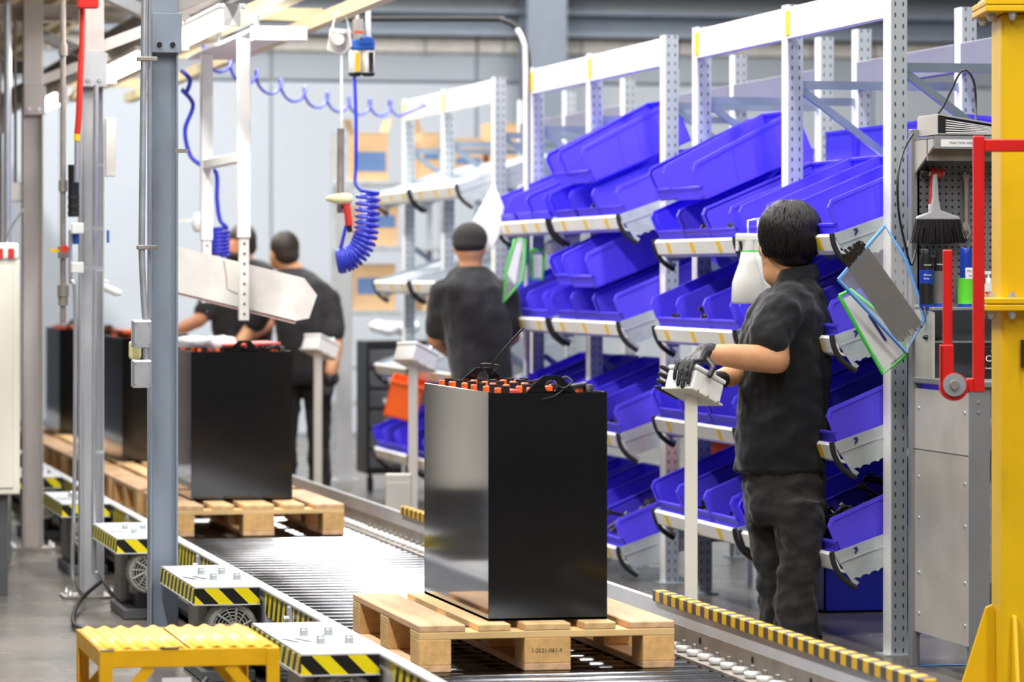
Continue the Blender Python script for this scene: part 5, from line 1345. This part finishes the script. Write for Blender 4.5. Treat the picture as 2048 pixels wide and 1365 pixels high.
# ---- three people in the background
def back_person(label, u, Z, head, hair_m, skin, torso, arms, legs, shirt=M['shirt2'], capo=None, gloves=(), mask=None):
    loc, L = person_frame(u, Z)
    t = thing('person', label, 'person', loc, (0, 0, -YAW))
    k = Z/FPX
    hu, hv, face = head; hc = L(hu, hv, 0)
    mb = MB(); mb.ell(hc, (.08, .095, .115), 18)
    fx, fy = face
    mb.ell(hc + Vector((fx*.05, fy*.05, -.05)), (.062, .062, .07)); mb.cap(hc + Vector((fx*.1, fy*.1, 0)), hc + Vector((fx*.115, fy*.115, -.03)), .011, .015, 8)
    for s_ in (-1, 1):
        e = hc + Vector((-s_*fy*.083, s_*fx*.083, -.015)); mb.ell(e, (.014, .016, .03), 10)
    nb = torso[-1]; nk = L((nb[0]+nb[1])/2, nb[2], 0)
    mb.cap(hc + Vector((0, 0, -.06)), nk + Vector((0, 0, -.03)), .058, .066, 12)
    for a in arms: mb.chain([L(*p) for p in a], [.056, .047, .042, .03][:len(a)], 12)
    tm = torso[len(torso)//2]; mb.cap(nk, L((tm[0]+tm[1])/2, tm[2], 0), .06, .1)
    blob(mb, 'body', skin, t, .014, 5)
    for s_ in (-.03, .03):
        e = hc + Vector((fx*.088 - fy*s_, fy*.088 + fx*s_, .005)); MB().ell(e, (.011, .011, .008), 8).build('eye', M['paper'], t)
    hb = MB()
    if capo:
        hb.ell(hc + Vector((0, 0, .035)), (.094, .108, .085), 20); hb.ell(hc + Vector((-fx*.02, -fy*.02, .0)), (.09, .098, .05), 18)
        cp_ = blob(hb, 'cap', M['cap'], t, .013, 4)
        MB().loft([(hc.x+fx*.14, hc.y+fy*.14, hc.z+.02, .07, .06), (hc.x+fx*.14, hc.y+fy*.14, hc.z+.026, .07, .06)], 18).build('cap_brim', M['cap'], cp_)
    else:
        hb.ell(hc + Vector((-fx*.015, -fy*.015, .03)), (.092, .104, .10), 20); hb.ell(hc + Vector((-fx*.03, -fy*.03, -.02)), (.084, .085, .07), 18)
        blob(hb, 'hair', hair_m, t, .013, 4)
    if mask == 'beard':
        MB().ell(hc + Vector((fx*.06, fy*.06, -.075)), (.06, .06, .045), 14).build('beard', hair_m, t)
    mb = MB()
    mb.loft([((L(a, v).x + L(b, v).x)/2, y, L(a, v).z, (b-a)/2*k, ry) for a, b, v, y, ry in torso], 24, 2.3)
    for a in arms:
        p0, p1 = L(*a[0]), L(*a[1]); mb.cap(p0, p0.lerp(p1, .72), .08, .072, 14)
    sh_ = blob(mb, 'shirt', shirt, t, .015, 4, (.022, .09))
    mb = MB()
    a, b, v, y, ry = torso[0]; base = L((a+b)/2, v, y)
    mb.loft([(base.x, base.y, base.z+.04, .155, .12), (base.x, base.y, .88, .16, .13), (base.x, base.y, .80, .15, .12)], 22)
    for s_ in (-1, 1):
        sx = base.x + s_*.085
        mb.loft([(sx, base.y, .9, .085, .1), (sx+s_*.01, base.y, .7, .085, .09), (sx+s_*.015, base.y, .45, .072, .075), (sx+s_*.02, base.y, .08, .066, .07), (sx+s_*.02, base.y, .05, .068, .072)], 18)
    blob(mb, 'trousers', M['trouser'], t, .016, 4, (.03, .09))
    for s_ in (-1, 1):
        sx = base.x + s_*.105
        MB().cap((sx, base.y-.03, .045), (sx+fx*.12, base.y+fy*.12, .035), .045, .036, 12).build('shoe', M['black'], t)
    for a in arms:
        e, w = L(*a[-2]), L(*a[-1]); d = (w-e).normalized(); sd = d.cross(Vector((0, 0, 1))).normalized() if abs(d.z) < .9 else Vector((1, 0, 0))
        mb = MB(); pc = w + d*.05; mb.cap(w, pc, .03, .036, 10)
        for j in range(4):
            b0 = pc + sd*(j-1.5)*.018; mb.chain([b0, b0+d*.045+Vector((0, 0, -.006)), b0+d*.075+Vector((0, 0, -.02))], [.0105, .0095, .008], 8)
        mb.chain([w + sd*.03, w + sd*.05 + d*.04, w + sd*.045 + d*.07], [.012, .011, .009], 8)
        blob(mb, 'glove' if gloves else 'hand', M['glove'] if gloves else skin, t, .007, 2)
    return t
back_person('man with short dark hair in a black shirt seen from behind, beside the second battery', 615, 23.3, (567, 503, (-.6, .8)), M['hair2'], M['skin'],
    [(548, 662, 770, 0, .13), (552, 668, 720, 0, .14), (552, 672, 660, 0, .16), (540, 672, 600, 0, .17), (535, 660, 570, 0, .15), (548, 630, 548, 0, .1), (560, 606, 534, 0, .07)],
    [[(655, 600, -.03), (672, 690, -.08), (662, 745, -.12)], [(545, 595, .1), (500, 660, .15), (478, 690, .05)]], None, gloves=(1,))
back_person('bearded man in a dark shirt bending over the second battery behind the hanging frame', 478, 24.4, (482, 487, (-.7, -.5)), M['hair2'], M['skin2'],
    [(425, 545, 760, 0, .13), (425, 545, 690, 0, .14), (420, 548, 620, 0, .15), (425, 555, 560, 0, .15), (445, 545, 532, 0, .1), (462, 516, 520, 0, .07)],
    [[(435, 575, 0), (400, 640, -.15), (352, 662, -.25)], [(540, 580, .05), (535, 650, -.1), (505, 668, -.25)]], None, mask='beard')
back_person('man in a black cap and black shirt working at the middle rack, seen from behind', 945, 20.0, (940, 490, (.15, .95)), M['hair2'], M['skin'],
    [(905, 1030, 790, 0, .13), (898, 1026, 740, 0, .14), (890, 1022, 680, 0, .16), (880, 1020, 620, 0, .18), (880, 1012, 575, 0, .17), (895, 990, 545, 0, .11), (912, 972, 532, 0, .075)],
    [[(886, 590, -.02), (872, 680, .08), (905, 705, .22)], [(1008, 590, .0), (1024, 672, .1), (1005, 690, .25)]], None, capo=True)
# ------------------------------------------------------------------ background shelving, cartons, trolley
fs_ = thing('steel_shelving', 'pale steel shelving with cartons behind the farthest rack', 'shelving', (5.0, 28.2, 0))
YS = 28.0
def g_(mb, name, m, par=fs_, **k): return mb.build(name, m, par, world=True, **k)
xa, xb = onY(690, 500, YS).x, onY(1075, 500, YS).x
for x in (xa, (xa+xb)/2, xb):
    for y in (YS, YS+.5): g_(MB().box(x-.02, x+.02, y-.02, y+.02, 0, 2.5), 'upright', M['galv'])
SHZ = [onY(750, v, YS).z for v in (362, 492, 622, 730)] + [.5]
for z in SHZ: g_(MB().box(xa, xb, YS-.03, YS+.53, z-.035, z), 'shelf', M['galv'], bevel=.003)
def carton(u0, u1, v0, zl, lab, band=None, dy=.08, flaps=False):
    p0, p1 = onY(u0, v0, YS), onY(u1, v0, YS); w = p1.x-p0.x; h = p0.z-zl
    t = thing('carton', lab, 'cardboard box', ((p0.x+p1.x)/2, YS+dy, zl+.001), group='cartons on the background shelving')
    MB().box(-w/2, w/2, 0, .34, 0, h).build('box', M['card'], t, bevel=.003)
    MB().box(-w/2, w/2, -.002, .0, h*.97, h*.99).build('seam', M['raw'], t)
    if band: MB().box(-w/2*.86, w/2*.86, -.003, 0, h*band[0], h*band[1]).build('printed_band', M['print'], t)
    if flaps:
        for s in (-1, 1): MB().prism([(s*w/2, h), (s*w/2+s*.03, h+.10), (s*w/2+s*.026, h+.10), (s*w/2-s*.004, h)], 'y', 0, .34).build('flap', M['card'], t)
carton(712, 780, 264, SHZ[0], 'cardboard box with blue print on the top shelf behind the coil hose', (.2, .6), flaps=True)
carton(848, 905, 264, SHZ[0], 'open cardboard box on the top shelf left of the far rack upright', (.45, .62), flaps=True)
carton(912, 970, 275, SHZ[0], 'cardboard box on the top shelf behind the far rack', (.4, .55))
carton(985, 1060, 245, SHZ[0], 'cardboard box beside the white bag on the top shelf', None)
carton(718, 800, 410, SHZ[1], 'cardboard box with blue print on the second background shelf', (.45, .75))
carton(712, 795, 528, SHZ[2], 'cardboard box with navy print on the third background shelf', (.35, .7))
carton(850, 905, 540, SHZ[2], 'small cardboard box on the third shelf left of the capped man', None)
# thin steel post in front of the shelving
p = onY(688, 600, 26.4)
pl = thing('steel_pole', 'tall grey steel pole left of the background shelving', 'pole', (p.x, p.y, 0))
MB().box(-.05, .05, -.05, .05, .01, 2.05).build('shaft', M['grey'], pl, bevel=.004)
MB().box(-.1, .1, -.1, .1, 0, .01).build('base_plate', M['grey'], pl)
# drawer trolley
p = onY(790, 700, 24.9); tz = at(790, 682, 25.4).z
tr = thing('parts_trolley', 'dark drawer trolley below the background shelving', 'trolley', (p.x, 24.9, 0))
MB().box(-.19, .30, 0, .4, .12, tz).build('frame', M['black'], tr, bevel=.005)
for k in range(6):
    z = .16 + k*(tz-.2)/6
    d = MB().box(-.17, .27, -.012, 0, z, z+(tz-.2)/6-.02).build('drawer', M['darkgrey'], tr, bevel=.004)
    MB().box(-.08, .16, -.02, -.012, z+.03, z+.06).build('drawer_label', M['paper'] if k in (4, 3) else M['raw'], d)
for x in (-.15, .25):
    MB().lathe([(.05, -.015), (.05, .015)], (x, .1, .05), 'x', 14).build('caster', M['rubber'], tr)
    MB().box(x-.01, x+.01, .07, .13, .05, .13).build('caster_fork', M['darkgrey'], tr)
mb = MB()
for k in range(8): mb.ell((random.uniform(-.15, .2), random.uniform(.05, .3), tz+.04+random.uniform(0, .06)), (.07, .07, .04))
o = blob(mb, 'clear_wrap', M['filmpack'], None, .02, 2, (.04, .05)); o.location = tr.location; tag(o, 'crumpled clear wrap heaped on the drawer trolley', 'wrapping')
p = at(808, 800, 22.6)
ob = thing('orange_bin', 'tilted orange plastic bin left of the nearest battery behind the control post', 'bin', p, (R(8), R(14), -YAW))
mb = MB().box(-.10, .10, 0, .25, -.12, -.11)
for a in ((-.10, -.092, 0, .25), (.092, .10, 0, .25), (-.10, .10, 0, .008), (-.10, .10, .242, .25)): mb.box(a[0], a[1], a[2], a[3], -.12, .1)
mb.build('shell', M['orange'], ob); MB().box(-.11, .11, -.01, .0, .085, .1).build('rim', M['orange'], ob)
# traffic cone at the foot of the pole
p = onz(632, 985, 0)
cn = thing('traffic_cone', 'orange traffic cone beyond the conveyor behind the second battery pallet', 'cone', (p.x, p.y, 0))
MB().box(-.08, .08, -.08, .08, 0, .02).build('cone_base', M['orange'], cn, bevel=.008)
MB().lathe([(.06, .02), (.016, .24), (.01, .25)], n=20).build('cone_body', M['orange'], cn)
# cables and hoses lying by the motors
for i, (ps_, lab) in enumerate((([(1.5, 19.0, .02), (1.3, 19.6, .03), (1.45, 20.6, .05), (1.2, 21.5, .02)], 'grey cable on the floor by the beige grey column'),
        ([(1.55, 15.0, .03), (1.5, 15.6, .02), (1.6, 16.4, .04), (1.72, 16.7, .1)], 'black cable on the floor behind the nearest column'),
        ([(1.62, 11.6, .15), (1.5, 11.8, .04), (1.55, 12.4, .02), (1.7, 13.0, .06)], 'black cable looping on the floor beside the yellow step'))):
    tag(MB().tube(curve_pts(ps_), .009, 8).build('floor_cable', M['rubber']), lab, 'cable')
p = onz(310, 1360, .0)
tg = MB().box(-.04, .04, -.002, .002, 0, .05).build('hang_tag', M['paper'], loc=(1.28, 10.41, .29)); tag(tg, 'small paper tag hanging under the yellow step', 'tag')
